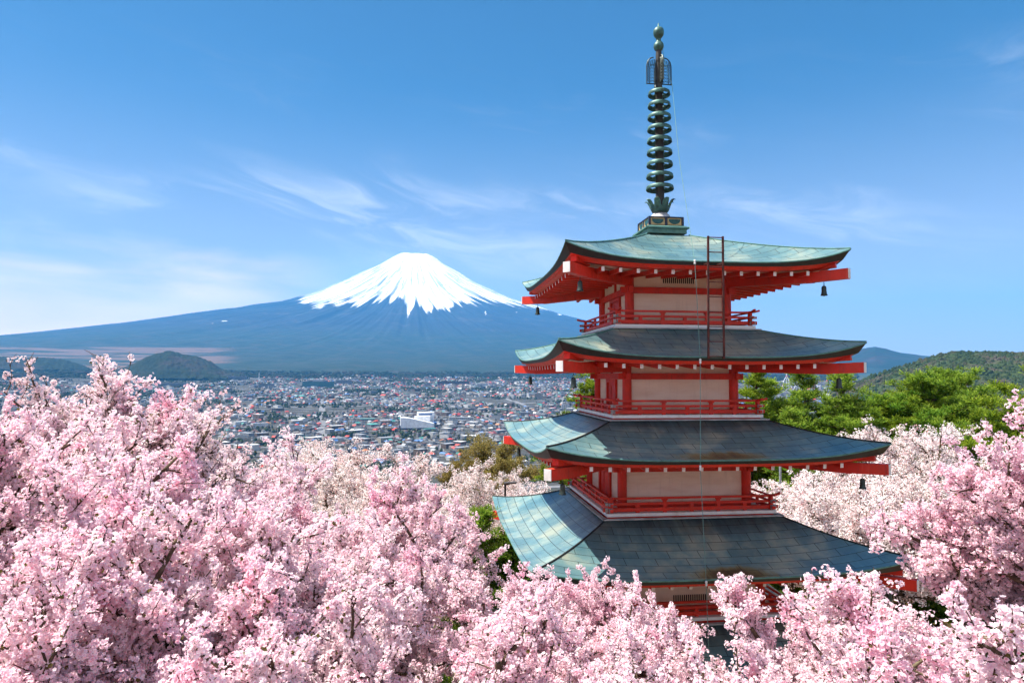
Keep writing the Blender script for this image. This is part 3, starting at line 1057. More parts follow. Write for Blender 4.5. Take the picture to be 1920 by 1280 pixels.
# openwork water-flame plates
for q in range(4):
    R_ = rotq(q)
    m = MB()

    def wr(pts, r=0.009):
        m.tube([R_ @ Vector((x, 0, z)) for x, z in pts], r * 1.5, 5)
    z0_, z1_ = 8.36, 9.14
    wr([(0.10, z0_), (0.36, z0_)], 0.012)
    wr([(0.36, z0_ - 0.02)] + [(0.36, z) for z in np.linspace(z0_, 8.86, 4)] + [(0.36 - 0.20 * (1 - math.cos(t_)), 8.86 + 0.27 * math.sin(t_)) for t_ in np.linspace(0.2, math.pi / 2, 6)], 0.012)
    wr([(0.115, z0_), (0.115, 8.98)], 0.010)
    for i in range(9):                          # leaning flame tongues along the outer edge
        z = z0_ + 0.045 + i * 0.066
        wr([(0.275, z - 0.02), (0.30, z + 0.012), (0.325, z + 0.05), (0.355, z + 0.075)], 0.0075)
    wr([(0.275, z) for z in np.linspace(z0_, 8.86, 6)], 0.0065)
    for i in range(6):                          # scroll curls
        z = z0_ + 0.07 + i * 0.092
        for s, xc in ((1, 0.165), (-1, 0.228)):
            wr([(xc + s * 0.034 * (1 - t_ / 8.0) * math.cos(t_), z + 0.038 * (1 - t_ / 8.0) * math.sin(t_)) for t_ in np.linspace(0, 5.2, 12)], 0.0065)
    for i in range(4):
        x = 0.16 + 0.05 * i
        wr([(x, 8.86), (x - 0.01, 8.94), (x - 0.035, 9.02 + 0.015 * (3 - i)), (x - 0.045, 9.09 - 0.02 * i)], 0.0075)
    m.build('flame_plate', M_bronze, plinth)
m = MB()
m.lathe([(0.078, 9.34), (0.115, 9.37), (0.143, 9.43), (0.147, 9.48), (0.13, 9.54), (0.095, 9.585), (0.07, 9.60), (0.065, 9.70), (0.10, 9.73), (0.14, 9.79), (0.155, 9.87), (0.145, 9.95), (0.10, 10.005), (0.05, 10.03), (0.022, 10.06), (0.02, 10.12), (0.0, 10.17)], 24)
m.build('jewel', M_verdigris, plinth, smooth=True)


# ------------------------------------------------------------------ wind bells
def bell_mb():
    m = MB()
    m.lathe([(0.0, -0.10), (0.03, -0.10), (0.06, -0.115), (0.075, -0.15), (0.078, -0.26), (0.088, -0.33), (0.112, -0.375), (0.115, -0.385), (0.098, -0.382), (0.075, -0.33), (0.066, -0.26), (0.06, -0.16), (0.0, -0.13)], 20)
    return m


def bell_hook():
    m = MB()
    m.tube([(0, 0, 0.02), (0, 0, -0.03)], 0.008, 6)
    m.tube([(0.026 * math.sin(t_), 0, -0.055 + 0.026 * math.cos(t_)) for t_ in np.linspace(0, 2 * math.pi, 13)], 0.007, 6, cap=False)
    m.tube([(0, 0, -0.08), (0, 0, -0.10)], 0.012, 6)
    return m


def clapper():
    m = MB()
    m.tube([(0, 0, -0.13), (0, 0, -0.36)], 0.004, 5)
    m.lathe([(0, -0.36), (0.02, -0.37), (0.02, -0.40), (0, -0.41)], 8)
    return m


bell0 = None
names = {5: 'top', 4: 'second highest', 3: 'third highest', 2: 'fourth highest', 1: 'lowest'}
cn = {(-1, -1): 'near left', (1, -1): 'near right', (-1, 1): 'far left', (1, 1): 'far right'}
for k in (5, 4, 3, 2):
    for (sx, sy), wh in cn.items():
        if (sx, sy) == (1, 1):
            continue
        a, zt = ROOFS[k][0], ROOFS[k][4]
        rr = a - 0.43
        p = P2W(sx * rr, sy * rr, zt - 0.765)
        if bell0 is None:
            bell0 = root = empty('wind_bell', p, PSI)
            root.scale = (0.74, 0.74, 0.84)
            bell_mb().build('bell_body', M_bronze, root, smooth=True)
            bell_hook().build('hook', M_bronze, root)
            clapper().build('clapper', M_bronze, root)
        else:
            root = bell0.copy(); COL.objects.link(root); root.location = p
            for ch in list(bell0.children):
                c_ = ch.copy(); COL.objects.link(c_); c_.parent = root
        tag(root, 'bronze wind bell hanging from the %s corner of the %s roof' % (wh, names[k]), 'wind bell', 'wind bells under the roof corners')

# ------------------------------------------------------------------ ladder from the second roof to above the top eave
lad = empty('ladder', P2W(-0.04, -3.62, 0.42), PSI)
tag(lad, 'rusty red iron ladder leaning against the top roof of the pagoda', 'ladder')
for s in (-1, 1):
    m = MB()
    m.beam((s * 0.185, -0.07, -0.02), (s * 0.175, -0.11, 2.76), 0.045, 0.03, up=Vector((0, 1, 0)))
    m.build('side_rail', M_rust, lad)
for i in range(9):
    m = MB()
    z = 2.73 - i * 0.338
    m.tube([(-0.18, -0.07 - 0.04 * z / 2.76, z), (0.18, -0.07 - 0.04 * z / 2.76, z)], 0.013, 8)
    m.build('rung', M_rust, lad)
for s in (-1, 1):
    m = MB()
    m.beam((s * 0.16, -0.075, 0.0), (s * 0.16, 0.14, 0.03), 0.03, 0.02)
    m.beam((s * 0.16, -0.10, 2.14), (s * 0.16, 0.20, 2.16), 0.03, 0.02)
    m.build('bracket', M_rust, lad)

# ------------------------------------------------------------------ lightning wire
wire = empty('lightning_wire', P2W(0.12, -0.1, 9.5))
tag(wire, 'thin green lightning wire running from the spire down past every roof edge', 'wire')
path = [(0.07, -0.07, 9.5), (0.13, -0.10, 9.0), (0.27, -0.32, 8.2), (-0.05, -1.6, 5.7), (-0.44, -3.50, 2.62), (-0.43, -3.72, 0.34), (-0.59, -4.03, -1.99), (-0.63, -4.37, -4.36), (-0.66, -4.6, -6.9)]
o0 = Vector(wire.location)
m = MB()
for i in range(len(path) - 1):
    A_, B_ = P2W(*path[i]) - o0, P2W(*path[i + 1]) - o0
    sag = 0.012 * (B_ - A_).length
    m.tube([A_.lerp(B_, f) + Vector((0, 0, -sag * 4 * f * (1 - f) * 0.3)) for f in np.linspace(0, 1, 7)], 0.0065, 5)
m.build('wire', M_wire, wire)
for i in (4, 5, 6, 7):
    m = MB()
    p = P2W(*path[i]) - o0
    m.lathe([(0.0, -0.06), (0.022, -0.055), (0.026, -0.02), (0.014, -0.005), (0.026, 0.01), (0.022, 0.05), (0, 0.055)], 12, 0, tuple(p))
    m.build('insulator', M_white, wire, smooth=True)

# ------------------------------------------------------------------ trees
def bark(t):
    o = t.obj()
    n = t.noise(o, 9.0, 5, 0.65)
    n2 = t.noise(o, 2.0, 4, 0.6)
    col = t.ramp(n, [(0.3, (0.035, 0.022, 0.016)), (0.55, (0.085, 0.055, 0.035)), (0.75, (0.17, 0.13, 0.085))])
    col = t.mix(t.maprange(n2, 0.55, 0.72), col, (0.20, 0.18, 0.10))
    return bsdf(t, col, 0.9, 0, 0.2, n, 0.5, 0.02)


def leafy(ramp_pts, trans=0.35, patch=None, patch_scale=0.7, rough=0.7):
    """thin petals or leaves: diffuse plus light passing through; 'tint' runs from the heart of a flower to the petal tip"""
    def f(t):
        tint = t.n('Attribute', attribute_name='tint').outputs['Fac']
        oi = t.n('ObjectInfo')
        rnd = oi.outputs['Random']
        col = t.ramp(tint, ramp_pts)
        if patch:
            n = t.noise(t.obj(), patch_scale, 3, 0.6)
            col = t.mix(t.math('MULTIPLY', t.maprange(n, 0.52, 0.74), 0.75), col, t.mix(1.0, col, patch, 'MULTIPLY'))
        col = t.mix(1.0, col, oi.outputs['Color'], 'MULTIPLY')
        dif = t.n('BsdfDiffuse', ins={'Color': col})
        tr = t.n('BsdfTranslucent', ins={'Color': col})
        mx = t.n('MixShader', ins={0: trans})
        t.link(dif.outputs[0], mx.inputs[1])
        t.link(tr.outputs[0], mx.inputs[2])
        return mx.outputs[0]
    return f


M_bark = material('cherry_bark', bark)
M_pink = material('pink_petals', leafy([(0.0, (0.10, 0.13, 0.03)), (0.04, (0.16, 0.10, 0.035)), (0.06, (0.82, 0.20, 0.32)), (0.3, (0.94, 0.52, 0.62)), (0.6, (0.97, 0.80, 0.84)), (1.0, (0.99, 0.93, 0.94))], 0.46, (0.99, 0.72, 0.82)))
M_pale = material('pale_petals', leafy([(0.0, (0.10, 0.13, 0.03)), (0.04, (0.16, 0.10, 0.035)), (0.06, (0.62, 0.25, 0.25)), (0.3, (0.90, 0.70, 0.70)), (0.62, (0.94, 0.86, 0.85)), (1.0, (0.96, 0.94, 0.93))], 0.30, (0.99, 0.86, 0.86)))
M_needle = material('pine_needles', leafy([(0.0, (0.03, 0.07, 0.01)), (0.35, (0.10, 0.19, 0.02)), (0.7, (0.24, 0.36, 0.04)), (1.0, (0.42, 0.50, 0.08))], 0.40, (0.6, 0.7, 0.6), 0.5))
M_leaf = material('young_leaves', leafy([(0.0, (0.05, 0.06, 0.015)), (0.4, (0.22, 0.19, 0.05)), (0.8, (0.42, 0.33, 0.10)), (1.0, (0.55, 0.42, 0.18))], 0.35, (0.8, 0.9, 0.6), 0.6))
M_shrub = material('shrub_leaves', leafy([(0.0, (0.015, 0.03, 0.006)), (0.4, (0.05, 0.10, 0.015)), (0.8, (0.13, 0.21, 0.02)), (1.0, (0.26, 0.32, 0.04))], 0.3, (0.9, 0.8, 0.5), 0.4))


class Wood:
    """collects tapering limbs; many at once, as arrays"""
    def __init__(s):
        s.V, s.F, s.n = [], [], 0

    def limb(s, pts, r0, r1, n=5):
        pts = np.asarray(pts, float)
        k = len(pts)
        d = np.gradient(pts, axis=0)
        d /= np.linalg.norm(d, axis=1)[:, None] + 1e-9
        u = np.cross(d, [0.31, 0.87, 0.38]); u /= np.linalg.norm(u, axis=1)[:, None] + 1e-9
        w = np.cross(d, u)
        rad = np.linspace(r0, r1, k)
        a = np.arange(n) * 2 * math.pi / n
        V = pts[:, None, :] + (u[:, None, :] * np.cos(a)[None, :, None] + w[:, None, :] * np.sin(a)[None, :, None]) * rad[:, None, None]
        i = np.arange(k * n).reshape(k, n)
        j = np.roll(i, -1, axis=1)
        s.V.append(V.reshape(-1, 3))
        s.F.append(np.stack([i[:-1], j[:-1], j[1:], i[1:]], -1).reshape(-1, 4) + s.n)
        s.n += k * n

    def mesh(s, name, mat):
        return np_mesh(name, np.vstack(s.V), np.vstack(s.F), mat, smooth=True)


def bend(rs, p, d, L, n, wob, up=0.0):
    """a wandering limb: list of points"""
    pts = [np.array(p, float)]
    d = np.array(d, float)
    for i in range(n):
        d = d + rs.normal(0, wob, 3) + np.array([0, 0, up])
        d /= np.linalg.norm(d)
        pts.append(pts[-1] + d * L / n)
    return pts, d


def flowers(rs, C, Rd, K, petals, fr, name, mat, shape='flower', brown=0.03, tlo=0.0, thi=0.0, dens=None):
    """puffs of blossom at the points C"""
    N = len(C)
    d = rs.normal(0, 1, (N, K, 3)); d /= np.linalg.norm(d, axis=2)[:, :, None]
    P = C[:, None, :] + d * (Rd[:, None, None] * rs.uniform(0.72, 1.0, (N, K, 1)))
    nrm = d + rs.normal(0, 0.35, (N, K, 3)); nrm /= np.linalg.norm(nrm, axis=2)[:, :, None]
    P, nrm = P.reshape(-1, 3), nrm.reshape(-1, 3)
    M = len(P)
    t1 = np.cross(nrm, rs.normal(0, 1, (M, 3))); t1 /= np.linalg.norm(t1, axis=1)[:, None] + 1e-9
    t2 = np.cross(nrm, t1)
    puff = np.repeat(rs.uniform(-0.13, 0.10, N) + (rs.rand(N) < 0.06) * -0.22, K)      # whole puffs differ a little
    size = fr * rs.uniform(0.8, 1.25, M)
    if shape == 'flower':
        ang = np.arange(petals) * 2 * math.pi / petals
        e = t1[:, None, :] * np.cos(ang)[None, :, None] + t2[:, None, :] * np.sin(ang)[None, :, None]
        g = -t1[:, None, :] * np.sin(ang)[None, :, None] + t2[:, None, :] * np.cos(ang)[None, :, None]
        s = size[:, None, None]
        n3 = nrm[:, None, :]
        lift = rs.uniform(0.2, 0.55, (M, 1, 1))
        a = P[:, None, :] + e * s * 0.02
        wd = 0.62 * 5.0 / petals * 0.75
        b = P[:, None, :] + (e * 0.62 + g * wd + n3 * lift * 0.6) * s
        c_ = P[:, None, :] + (e * 1.0 + n3 * lift) * s
        d_ = P[:, None, :] + (e * 0.62 - g * wd + n3 * lift * 0.6) * s
        V = np.stack([a, b, c_, d_], 2).reshape(-1, 3)
        F = np.arange(len(V)).reshape(-1, 4)
        base = np.array([0.34, 0.84, 1.0, 0.78])
        tint = np.tile(base, M * petals) + np.repeat(puff, petals * 4) + rs.uniform(-0.08, 0.08, len(V))
        br = np.repeat(rs.rand(M) < brown, petals * 4)
    else:                       # loose single petals
        s = size[:, None]
        a = P - t1 * s * 0.75
        b = P + t2 * s * 0.62 + nrm * s * 0.25
        c_ = P + t1 * s * 0.8
        d_ = P - t2 * s * 0.62 + nrm * s * 0.2
        V = np.stack([a, b, c_, d_], 1).reshape(-1, 3)
        F = np.arange(len(V)).reshape(-1, 4)
        tint = np.repeat(rs.uniform(0.25, 1.0, M) + puff, 4) + np.tile([-.1, 0.05, .1, 0.0], M)
        br = np.repeat(rs.rand(M) < brown, 4)
    tint = np.clip(tint * (1 + thi) + tlo, 0.08, 1.0)
    tint = np.where(br, 0.02, tint)
    return np_mesh(name, V, F, mat, attrs={'tint': tint})


def cherry_proto(seed, H=6.0, R=3.9, lod=0, density=1.0, spiky=0.0):
    """umbrella-shaped cherry: trunk, spreading limbs, blossom along every twig; the shaft runs on down to -5"""
    rs = np.random.RandomState(seed)
    wood = Wood()
    tips, rads = [], []
    th_ = H * 0.26
    tp, d = bend(rs, (0, 0, -5.0), (0.02, 0.015, 1), th_ + 5.0, 9, 0.05, 0.02)
    tp = np.array(tp)
    tp[:, :2] *= np.linspace(0, 1, len(tp))[:, None]
    wood.limb(tp, 0.30, 0.20, 9)
    root = tp[-1]
    sp = (0.044, 0.068, 0.12)[lod] / density
    pr = (0.056, 0.066, 0.108)[lod]
    bumps = rs.uniform(-1, 1, (14, 2)) * R * 0.85
    bh = rs.uniform(0.25, 0.9, 14)

    def crown_top(x, y):
        q = min(1.0, math.hypot(x, y) / R)
        b = max(h * math.exp(-((x - u) ** 2 + (y - v) ** 2) / 0.55) for (u, v), h in zip(bumps, bh))
        return H * (0.90 - 0.40 * q ** 2.0) + b * 0.75

    def twig(p, d, L, depth):
        pts, dd = bend(rs, p, d, L, 4 if lod < 2 else 3, 0.14, 0.03)
        wood.limb(pts, 0.011 if depth else 0.018, 0.004, 3)
        pts = np.array(pts)
        n = max(2, int(L / sp))
        f = (rs.rand(n) * 0.96 + 0.04) * (len(pts) - 1)
        i = np.minimum(f.astype(int), len(pts) - 2)
        q = pts[i] + (pts[i + 1] - pts[i]) * (f - i)[:, None]
        tips.append(q + rs.normal(0, 0.032 if lod < 2 else 0.06, q.shape))
        rads.append(rs.uniform(0.7, 1.3, n) * pr)
        return pts, dd

    nl = 8
    for i in range(nl):
        a = 2 * math.pi * (i + rs.uniform(-0.25, 0.25)) / nl
        el_ = rs.uniform(0.30, 0.75) if i % 4 else 1.1
        d0 = np.array([math.cos(a) * math.cos(el_), math.sin(a) * math.cos(el_), math.sin(el_)])
        L1 = rs.uniform(0.8, 1.0) * (R if el_ < 0.8 else (H - th_)) * 0.86
        lp, ld = bend(rs, root - np.array([0, 0, rs.uniform(0, 0.5)]), d0, L1, 7, 0.12, 0.02)
        wood.limb(lp, 0.14, 0.045, 7)
        lp = np.array(lp)
        for j in range(9):
            f = 0.22 + 0.78 * (j + rs.rand() * 0.6) / 9
            q = min(f, 0.999) * (len(lp) - 1)
            p = lp[int(q)] + (lp[int(q) + 1] - lp[int(q)]) * (q - int(q))
            out = np.array([p[0], p[1], 0.0]); out /= np.linalg.norm(out) + 1e-6
            d1 = ld * 0.4 + out * rs.uniform(0.1, 0.8) + rs.normal(0, 0.6, 3) * np.array([1, 1, 0.5])
            room = crown_top(p[0] + d1[0], p[1] + d1[1]) - p[2]
            d1[2] += 0.10 + 0.50 * max(0, min(1.2, room))
            d1 /= np.linalg.norm(d1)
            L2 = min(rs.uniform(0.9, 1.7), 0.5 + abs(room) * 1.1 + 0.4)
            bp, bd = bend(rs, p, d1, L2, 5, 0.16, 0.0)
            wood.limb(bp, 0.045, 0.016, 5)
            bp = np.array(bp)
            for k_ in range(8):
                f2 = (k_ + rs.rand()) / 8 * 0.99 * (len(bp) - 1)
                p2 = bp[int(f2)] + (bp[int(f2) + 1] - bp[int(f2)]) * (f2 - int(f2))
                head = crown_top(p2[0], p2[1]) - p2[2]
                d2 = bd * 0.4 + rs.normal(0, 0.7, 3)
                d2[2] = d2[2] * 0.6 + max(-0.1, min(0.7, head * 0.7))
                d2 /= np.linalg.norm(d2)
                spike = rs.rand() < 0.06 * spiky
                L3 = rs.uniform(0.4, 0.85)
                if head < 0.1 and not spike: L3 *= 0.6
                if spike:
                    d2 = d2 * 0.5 + np.array([0, 0, 1.0]); d2 /= np.linalg.norm(d2); L3 = rs.uniform(0.8, 1.2)
                tpts, td = twig(p2, d2, L3, 0)
                for m_ in range(3):
                    f3 = (0.2 + 0.75 * rs.rand()) * (len(tpts) - 1)
                    p3 = tpts[int(f3)] + (tpts[min(int(f3) + 1, len(tpts) - 1)] - tpts[int(f3)]) * (f3 - int(f3))
                    d3 = td * 0.6 + rs.normal(0, 0.6, 3) + np.array([0, 0, 0.10])
                    twig(p3, d3 / np.linalg.norm(d3), rs.uniform(0.18, 0.45), 1)
    C = np.vstack(tips)
    Rd = np.concatenate(rads)
    H_real = float(np.percentile(C[:, 2], 99.93))
    tm = wood.mesh('trunk', M_bark)
    if lod == 0:
        cm = flowers(rs, C, Rd, 8, 5, 0.024, 'crown', M_pink)
    elif lod == 1:
        cm = flowers(rs, C, Rd, 7, 3, 0.030, 'crown', M_pink)
    else:
        cm = flowers(rs, C, Rd, 9, 1, 0.042, 'crown', M_pink, 'petal')
    print('cherry', seed, lod, 'puffs', len(C), 'faces', len(cm.polygons), 'H', H_real)
    return tm, cm, H_real


CH = {('near', i): cherry_proto(11 + i, lod=0, spiky=0.5) for i in range(3)}
CH.update({('mid', i): cherry_proto(31 + i, lod=1, spiky=0.4) for i in range(2)})
CH.update({('far', i): cherry_proto(51 + i, lod=2, spiky=0.3) for i in range(2)})
CH.update({('bare', 0): cherry_proto(71, lod=1, density=0.22, spiky=1.0)})


def place_tree(name, proto, x, y, ztop, width, rz, label, cat, group, crown_mat=None, color=(1, 1, 1, 1), tilt=(0, 0)):
    tm, cm, H = proto
    g = gz(x, y) - 0.05
    root = empty(name, (x, y, g), rz)
    tag(root, label, cat, group)
    tr = link(bpy.data.objects.new('trunk', tm), root)
    cr = link(bpy.data.objects.new('crown', cm), root)
    for o in (tr, cr):
        o.scale = (width, width, width)
        o.location = (0, 0, ztop - g - H * width)
        o.rotation_euler = (tilt[0], tilt[1], 0)
    if crown_mat is not None:
        cr.material_slots[0].link = 'OBJECT'
        cr.material_slots[0].material = crown_mat
    cr.color = color
    return root


PINKS = [(1, 0.995, 0.995, 1), (1, 0.955, 0.97, 1), (1, 0.935, 0.955, 1), (1, 0.975, 0.98, 1)]
# u, v = where the crown's top shows in the photograph; distance; kind; width; colour index; label
NEAR = [
    (60, 645, 12.8, ('near', 0), 1.05, 0, 'tall pink cherry tree at the left edge, its top reaching the dry grass fields'),
    (-90, 665, 11.0, ('near', 1), 0.95, 1, 'pink cherry tree cut off by the left edge of the view'),
    (120, 742, 13.2, ('near', 2), 0.88, 2, 'pink cherry tree second from the left edge, its crown below the dark wooded rise'),
    (430, 795, 15.0, ('mid', 0), 0.9, 0, 'pink cherry tree below the green glass-fronted block in the town'),
    (700, 870, 13.5, ('near', 1), 0.9, 1, 'pink cherry tree with deep pink patches below the white hall'),
    (120, 850, 8.8, ('near', 2), 0.85, 3, 'pink cherry tree in front of the tall one at the left edge'),
    (430, 905, 9.6, ('near', 0), 0.85, 1, 'deep pink cherry tree in the middle of the left foreground blossom'),
    (650, 985, 9.8, ('near', 1), 0.66, 0, 'pink cherry tree with a bent bare limb showing, left of the pagoda'),
    (180, 1040, 6.4, ('near', 1), 0.75, 2, 'pink cherry tree at the bottom left with a long dark branch'),
    (560, 1085, 6.8, ('near', 2), 0.75, 0, 'pale pink cherry tree at the bottom, left of the pagoda'),
    (930, 1085, 9.2, ('near', 0), 0.70, 3, 'pink cherry tree just below the left corner of the fourth roof'),
    (1110, 1068, 8.6, ('near', 2), 0.50, 1, 'small pink cherry tree with sprays in front of the fourth roof'),
    (840, 1160, 6.4, ('near', 0), 0.70, 1, 'pink cherry tree at the bottom edge below the pagoda left side'),
    (1250, 1200, 6.6, ('near', 1), 0.55, 0, 'low pink cherry tree in front of the lowest roof'),
    (1550, 1068, 8.2, ('near', 1), 0.52, 3, 'pink cherry tree with upright sprays in front of the fourth roof right side'),
    (1480, 1200, 6.0, ('near', 2), 0.65, 0, 'pale pink cherry tree at the bottom, right of the pagoda'),
    (1800, 1140, 8.0, ('near', 0), 0.60, 0, 'pink cherry tree below the right corner of the fourth roof'),
    (2050, 765, 9.6, ('near', 2), 0.52, 2, 'tall pink cherry tree at the right edge'),
    (2250, 720, 11.0, ('near', 0), 0.85, 1, 'pink cherry tree cut off by the right edge, highest on that side'),
    (1900, 1090, 6.2, ('near', 1), 0.70, 3, 'white-tipped pink cherry tree in the bottom right corner'),
    (2010, 930, 10.5, ('near', 1), 0.42, 1, 'narrow pink cherry tree beside the right corner of the third roof'),
    (-60, 830, 7.6, ('near', 0), 0.7, 2, 'pink cherry tree at the very left edge below the sparse dark-twigged tree'),
    (560, 880, 14.5, ('mid', 1), 0.8, 0, 'pale pink cherry tree below the scattered roofs left of the white hall'),
]
for i, (u, v, dist, pk, wd, ci, lb) in enumerate(NEAR):
    p = at(u, v, dist)
    place_tree('cherry_tree', CH[pk], p.x, p.y, p.z, wd, i * 2.399, lb, 'cherry tree', 'pink cherry trees around the viewpoint', M_pink, PINKS[ci])

PALE = [
    (620, 822, 26, 1, 'pale cherry tree leftmost in the cream row above the town edge'),
    (560, 850, 19, 0, 'cream cherry tree just behind the pink blossom left of the white hall'),
    (690, 835, 24, 0, 'cream cherry tree with thin upright twigs right under the white hall'),
    (770, 872, 23, 1, 'cream cherry tree directly below the red-roofed houses'),
    (850, 868, 27, 0, 'cream cherry tree beside the golden-leaved tree'),
    (745, 935, 19, 1, 'pale pink-white cherry tree with dark limbs left of the third roof'),
    (890, 905, 31, 0, 'white cherry tree under the left corner of the third roof'),
    (1010, 905, 33, 1, 'white cherry tree seen between the third and fourth roofs on the left'),
    (960, 885, 40, 0, 'white cherry tree farthest back left of the pagoda'),
    (1470, 880, 30, 0, 'white cherry tree seen just right of the third storey'),
    (1580, 884, 29, 1, 'white cherry tree with spreading limbs under the third roof on the right'),
    (1520, 925, 27, 1, 'pale pink cherry tree beside the third balcony corner'),
    (1650, 858, 30, 0, 'white cherry tree rising above the third roof right corner'),
    (1720, 790, 34, 1, 'white cherry tree at the foot of the pine slope'),
    (1800, 800, 28, 0, 'white cherry tree between the pines and the pink tree at the right'),
    (1680, 925, 27, 0, 'thin cherry tree with lichen-grey limbs over the red leaf litter'),
]
for i, (u, v, dist, pi_, lb) in enumerate(PALE):
    p = at(u, v, dist)
    wd = (0.62 if dist < 22 else 0.85) if u < 1100 else 1.05
    if u > 1600 and v > 900: wd = 0.8
    col = (1, 0.985, 0.965, 1) if u < 1000 else (1, 1, 1, 1)
    place_tree('cherry_tree', CH[('far', pi_)], p.x, p.y, p.z, wd, i * 1.7, lb, 'cherry tree', 'white cherry trees beyond the pagoda', M_pale, col)
for i, (u, v, dist, lb) in enumerate([(20, 672, 13.5, 'sparse dark-twigged cherry tree at the far left against the volcano slope'), (110, 676, 14.0, 'sparse cherry tree with bare twigs pointing right below the dry fields')]):
    p = at(u, v, dist)
    place_tree('cherry_tree', CH[('bare', 0)], p.x, p.y, p.z, 0.8, 1 + i * 2, lb, 'cherry tree', 'nearly bare cherry trees', M_pale, (1, 0.9, 0.92, 1))


# ---- pines
def needles(rs, C, Rd, K, L, name, mat):
    """tufts of needles fanned upward and outward"""
    N = len(C)
    d = rs.normal(0, 1, (N, K, 3)); d[:, :, 2] = np.abs(d[:, :, 2]) * 0.9 + 0.15
    d /= np.linalg.norm(d, axis=2)[:, :, None]
    P = (C[:, None, :] + d * Rd[:, None, None] * 0.25).reshape(-1, 3)
    d = d.reshape(-1, 3)
    M = len(P)
    w = np.cross(d, rs.normal(0, 1, (M, 3))); w /= np.linalg.norm(w, axis=1)[:, None] + 1e-9
    s = (np.repeat(Rd, K) * rs.uniform(0.7, 1.2, M))[:, None]
    a, b = P - w * s * L * 0.5, P + w * s * L * 0.5
    c_ = P + d * s + w * s * L * 0.55
    d_ = P + d * s - w * s * L * 0.55
    V = np.stack([a, b, c_, d_], 1).reshape(-1, 3)
    puff = np.repeat(rs.uniform(-0.15, 0.2, N), K * 4)
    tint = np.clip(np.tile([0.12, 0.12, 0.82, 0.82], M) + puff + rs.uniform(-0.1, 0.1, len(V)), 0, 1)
    return np_mesh(name, V, np.arange(len(V)).reshape(-1, 4), mat, attrs={'tint': tint})


def pine_proto(seed, H=9.0, R=2.6, flat=False, tuft=0.20):
    rs = np.random.RandomState(seed)
    wood = Wood()
    tp, _ = bend(rs, (0, 0, -0.3), (0.04, 0, 1), H + 0.1, 12, 0.05 if not flat else 0.1, 0.06)
    tp = np.array(tp)
    wood.limb(tp, 0.17, 0.02, 8)
    wood.limb([(0, 0, -5), (0, 0, -2.5), tp[0] + [0, 0, 0.05]], 0.2, 0.17, 8)
    C = []
    nw = 15 if not flat else 9
    for i in range(nw):
        f = (0.22 if not flat else 0.5) + (0.77 if not flat else 0.49) * i / (nw - 1)
        q = min(f, 0.999) * (len(tp) - 1)
        p = tp[int(q)] + (tp[int(q) + 1] - tp[int(q)]) * (q - int(q))
        rr = R * ((1 - f) ** 0.75 * 1.25 + 0.08) if not flat else R * (1.15 - 0.9 * ((f - 0.5) / 0.5) ** 2)
        for j in range(6):
            a = rs.uniform(0, 2 * math.pi)
            L = rr * rs.uniform(0.6, 1.1)
            bp, bd = bend(rs, p, (math.cos(a), math.sin(a), rs.uniform(-0.05, 0.35) if f < 0.9 else 0.8), L, 5, 0.10, 0.05)
            wood.limb(bp, 0.035, 0.008, 4)
            bp = np.array(bp)
            nb = max(3, int(L / 0.17))
            for k_ in range(nb):
                g = (0.2 + 0.8 * (k_ + rs.rand()) / nb) * (len(bp) - 1.001)
                b0 = bp[int(g)] + (bp[int(g) + 1] - bp[int(g)]) * (g - int(g))
                sl = rs.uniform(0.15, 0.55)
                dd = np.array([rs.normal(), rs.normal(), rs.uniform(0.1, 0.6)]); dd /= np.linalg.norm(dd)
                for h_ in range(3):
                    C.append(b0 + dd * sl * (h_ + 1) / 3 + rs.normal(0, 0.06, 3))
    C = np.array(C)
    Rd = rs.uniform(0.7, 1.3, len(C)) * tuft
    Hr = float(C[:, 2].max())
    tm = wood.mesh('trunk', M_bark)
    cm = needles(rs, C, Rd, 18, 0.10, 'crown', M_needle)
    print('pine', seed, len(C), len(cm.polygons), Hr)
    return tm, cm, Hr


PN = [pine_proto(5), pine_proto(6, H=9, R=3.0), pine_proto(7, H=8, R=3.6, flat=True, tuft=0.24)]
G1, G2, G3 = (1, 1, 1, 1), (1.0, 0.92, 0.7, 1), (0.75, 0.9, 0.85, 1)
PINES = [
    (1105, 680, 30, 1, 0.8, G2, 'yellow-green pine showing left of the fourth storey'),
    (1400, 690, 38, 0, 1.1, G2, 'yellow-green pine touching the right wall of the fourth storey'),
    (1455, 712, 40, 1, 1.05, G1, 'bright green pine second to the right of the fourth storey'),
    (1530, 690, 38, 0, 1.15, G1, 'slender bright green pine with a pointed top under the second roof corner'),
    (1590, 700, 36, 1, 1.1, G1, 'broad bright green pine below the right corner of the second roof'),
    (1480, 770, 34, 0, 1.0, G1, 'green pine in front of the pine row right of the third storey'),
    (1690, 708, 46, 2, 1.0, G2, 'flat-topped pine left of the slope, level with the ridge foot'),
    (1760, 686, 50, 2, 1.1, G1, 'flat-topped green pine on the slope under the ridge'),
    (1830, 690, 44, 2, 1.1, G1, 'broad flat-topped pine on the right hand slope'),
    (1900, 680, 38, 2, 1.1, G2, 'yellowish flat-topped pine at the right edge of the slope'),
    (1650, 740, 40, 2, 0.8, G2, 'thin yellow-brown pine behind the white cherry blossom'),
    (1740, 735, 42, 2, 1.0, G3, 'dark low pine behind the white cherry blossom at the right'),
    (1980, 690, 40, 2, 1.2, G1, 'pine cut off by the right edge on the slope'),
    (905, 962, 20.5, 1, 0.75, G1, 'bushy green pine below the left corner of the fourth roof'),
    (975, 1000, 21.0, 1, 0.6, G3, 'dark green pine partly hidden by the left side of the fourth roof'),
]
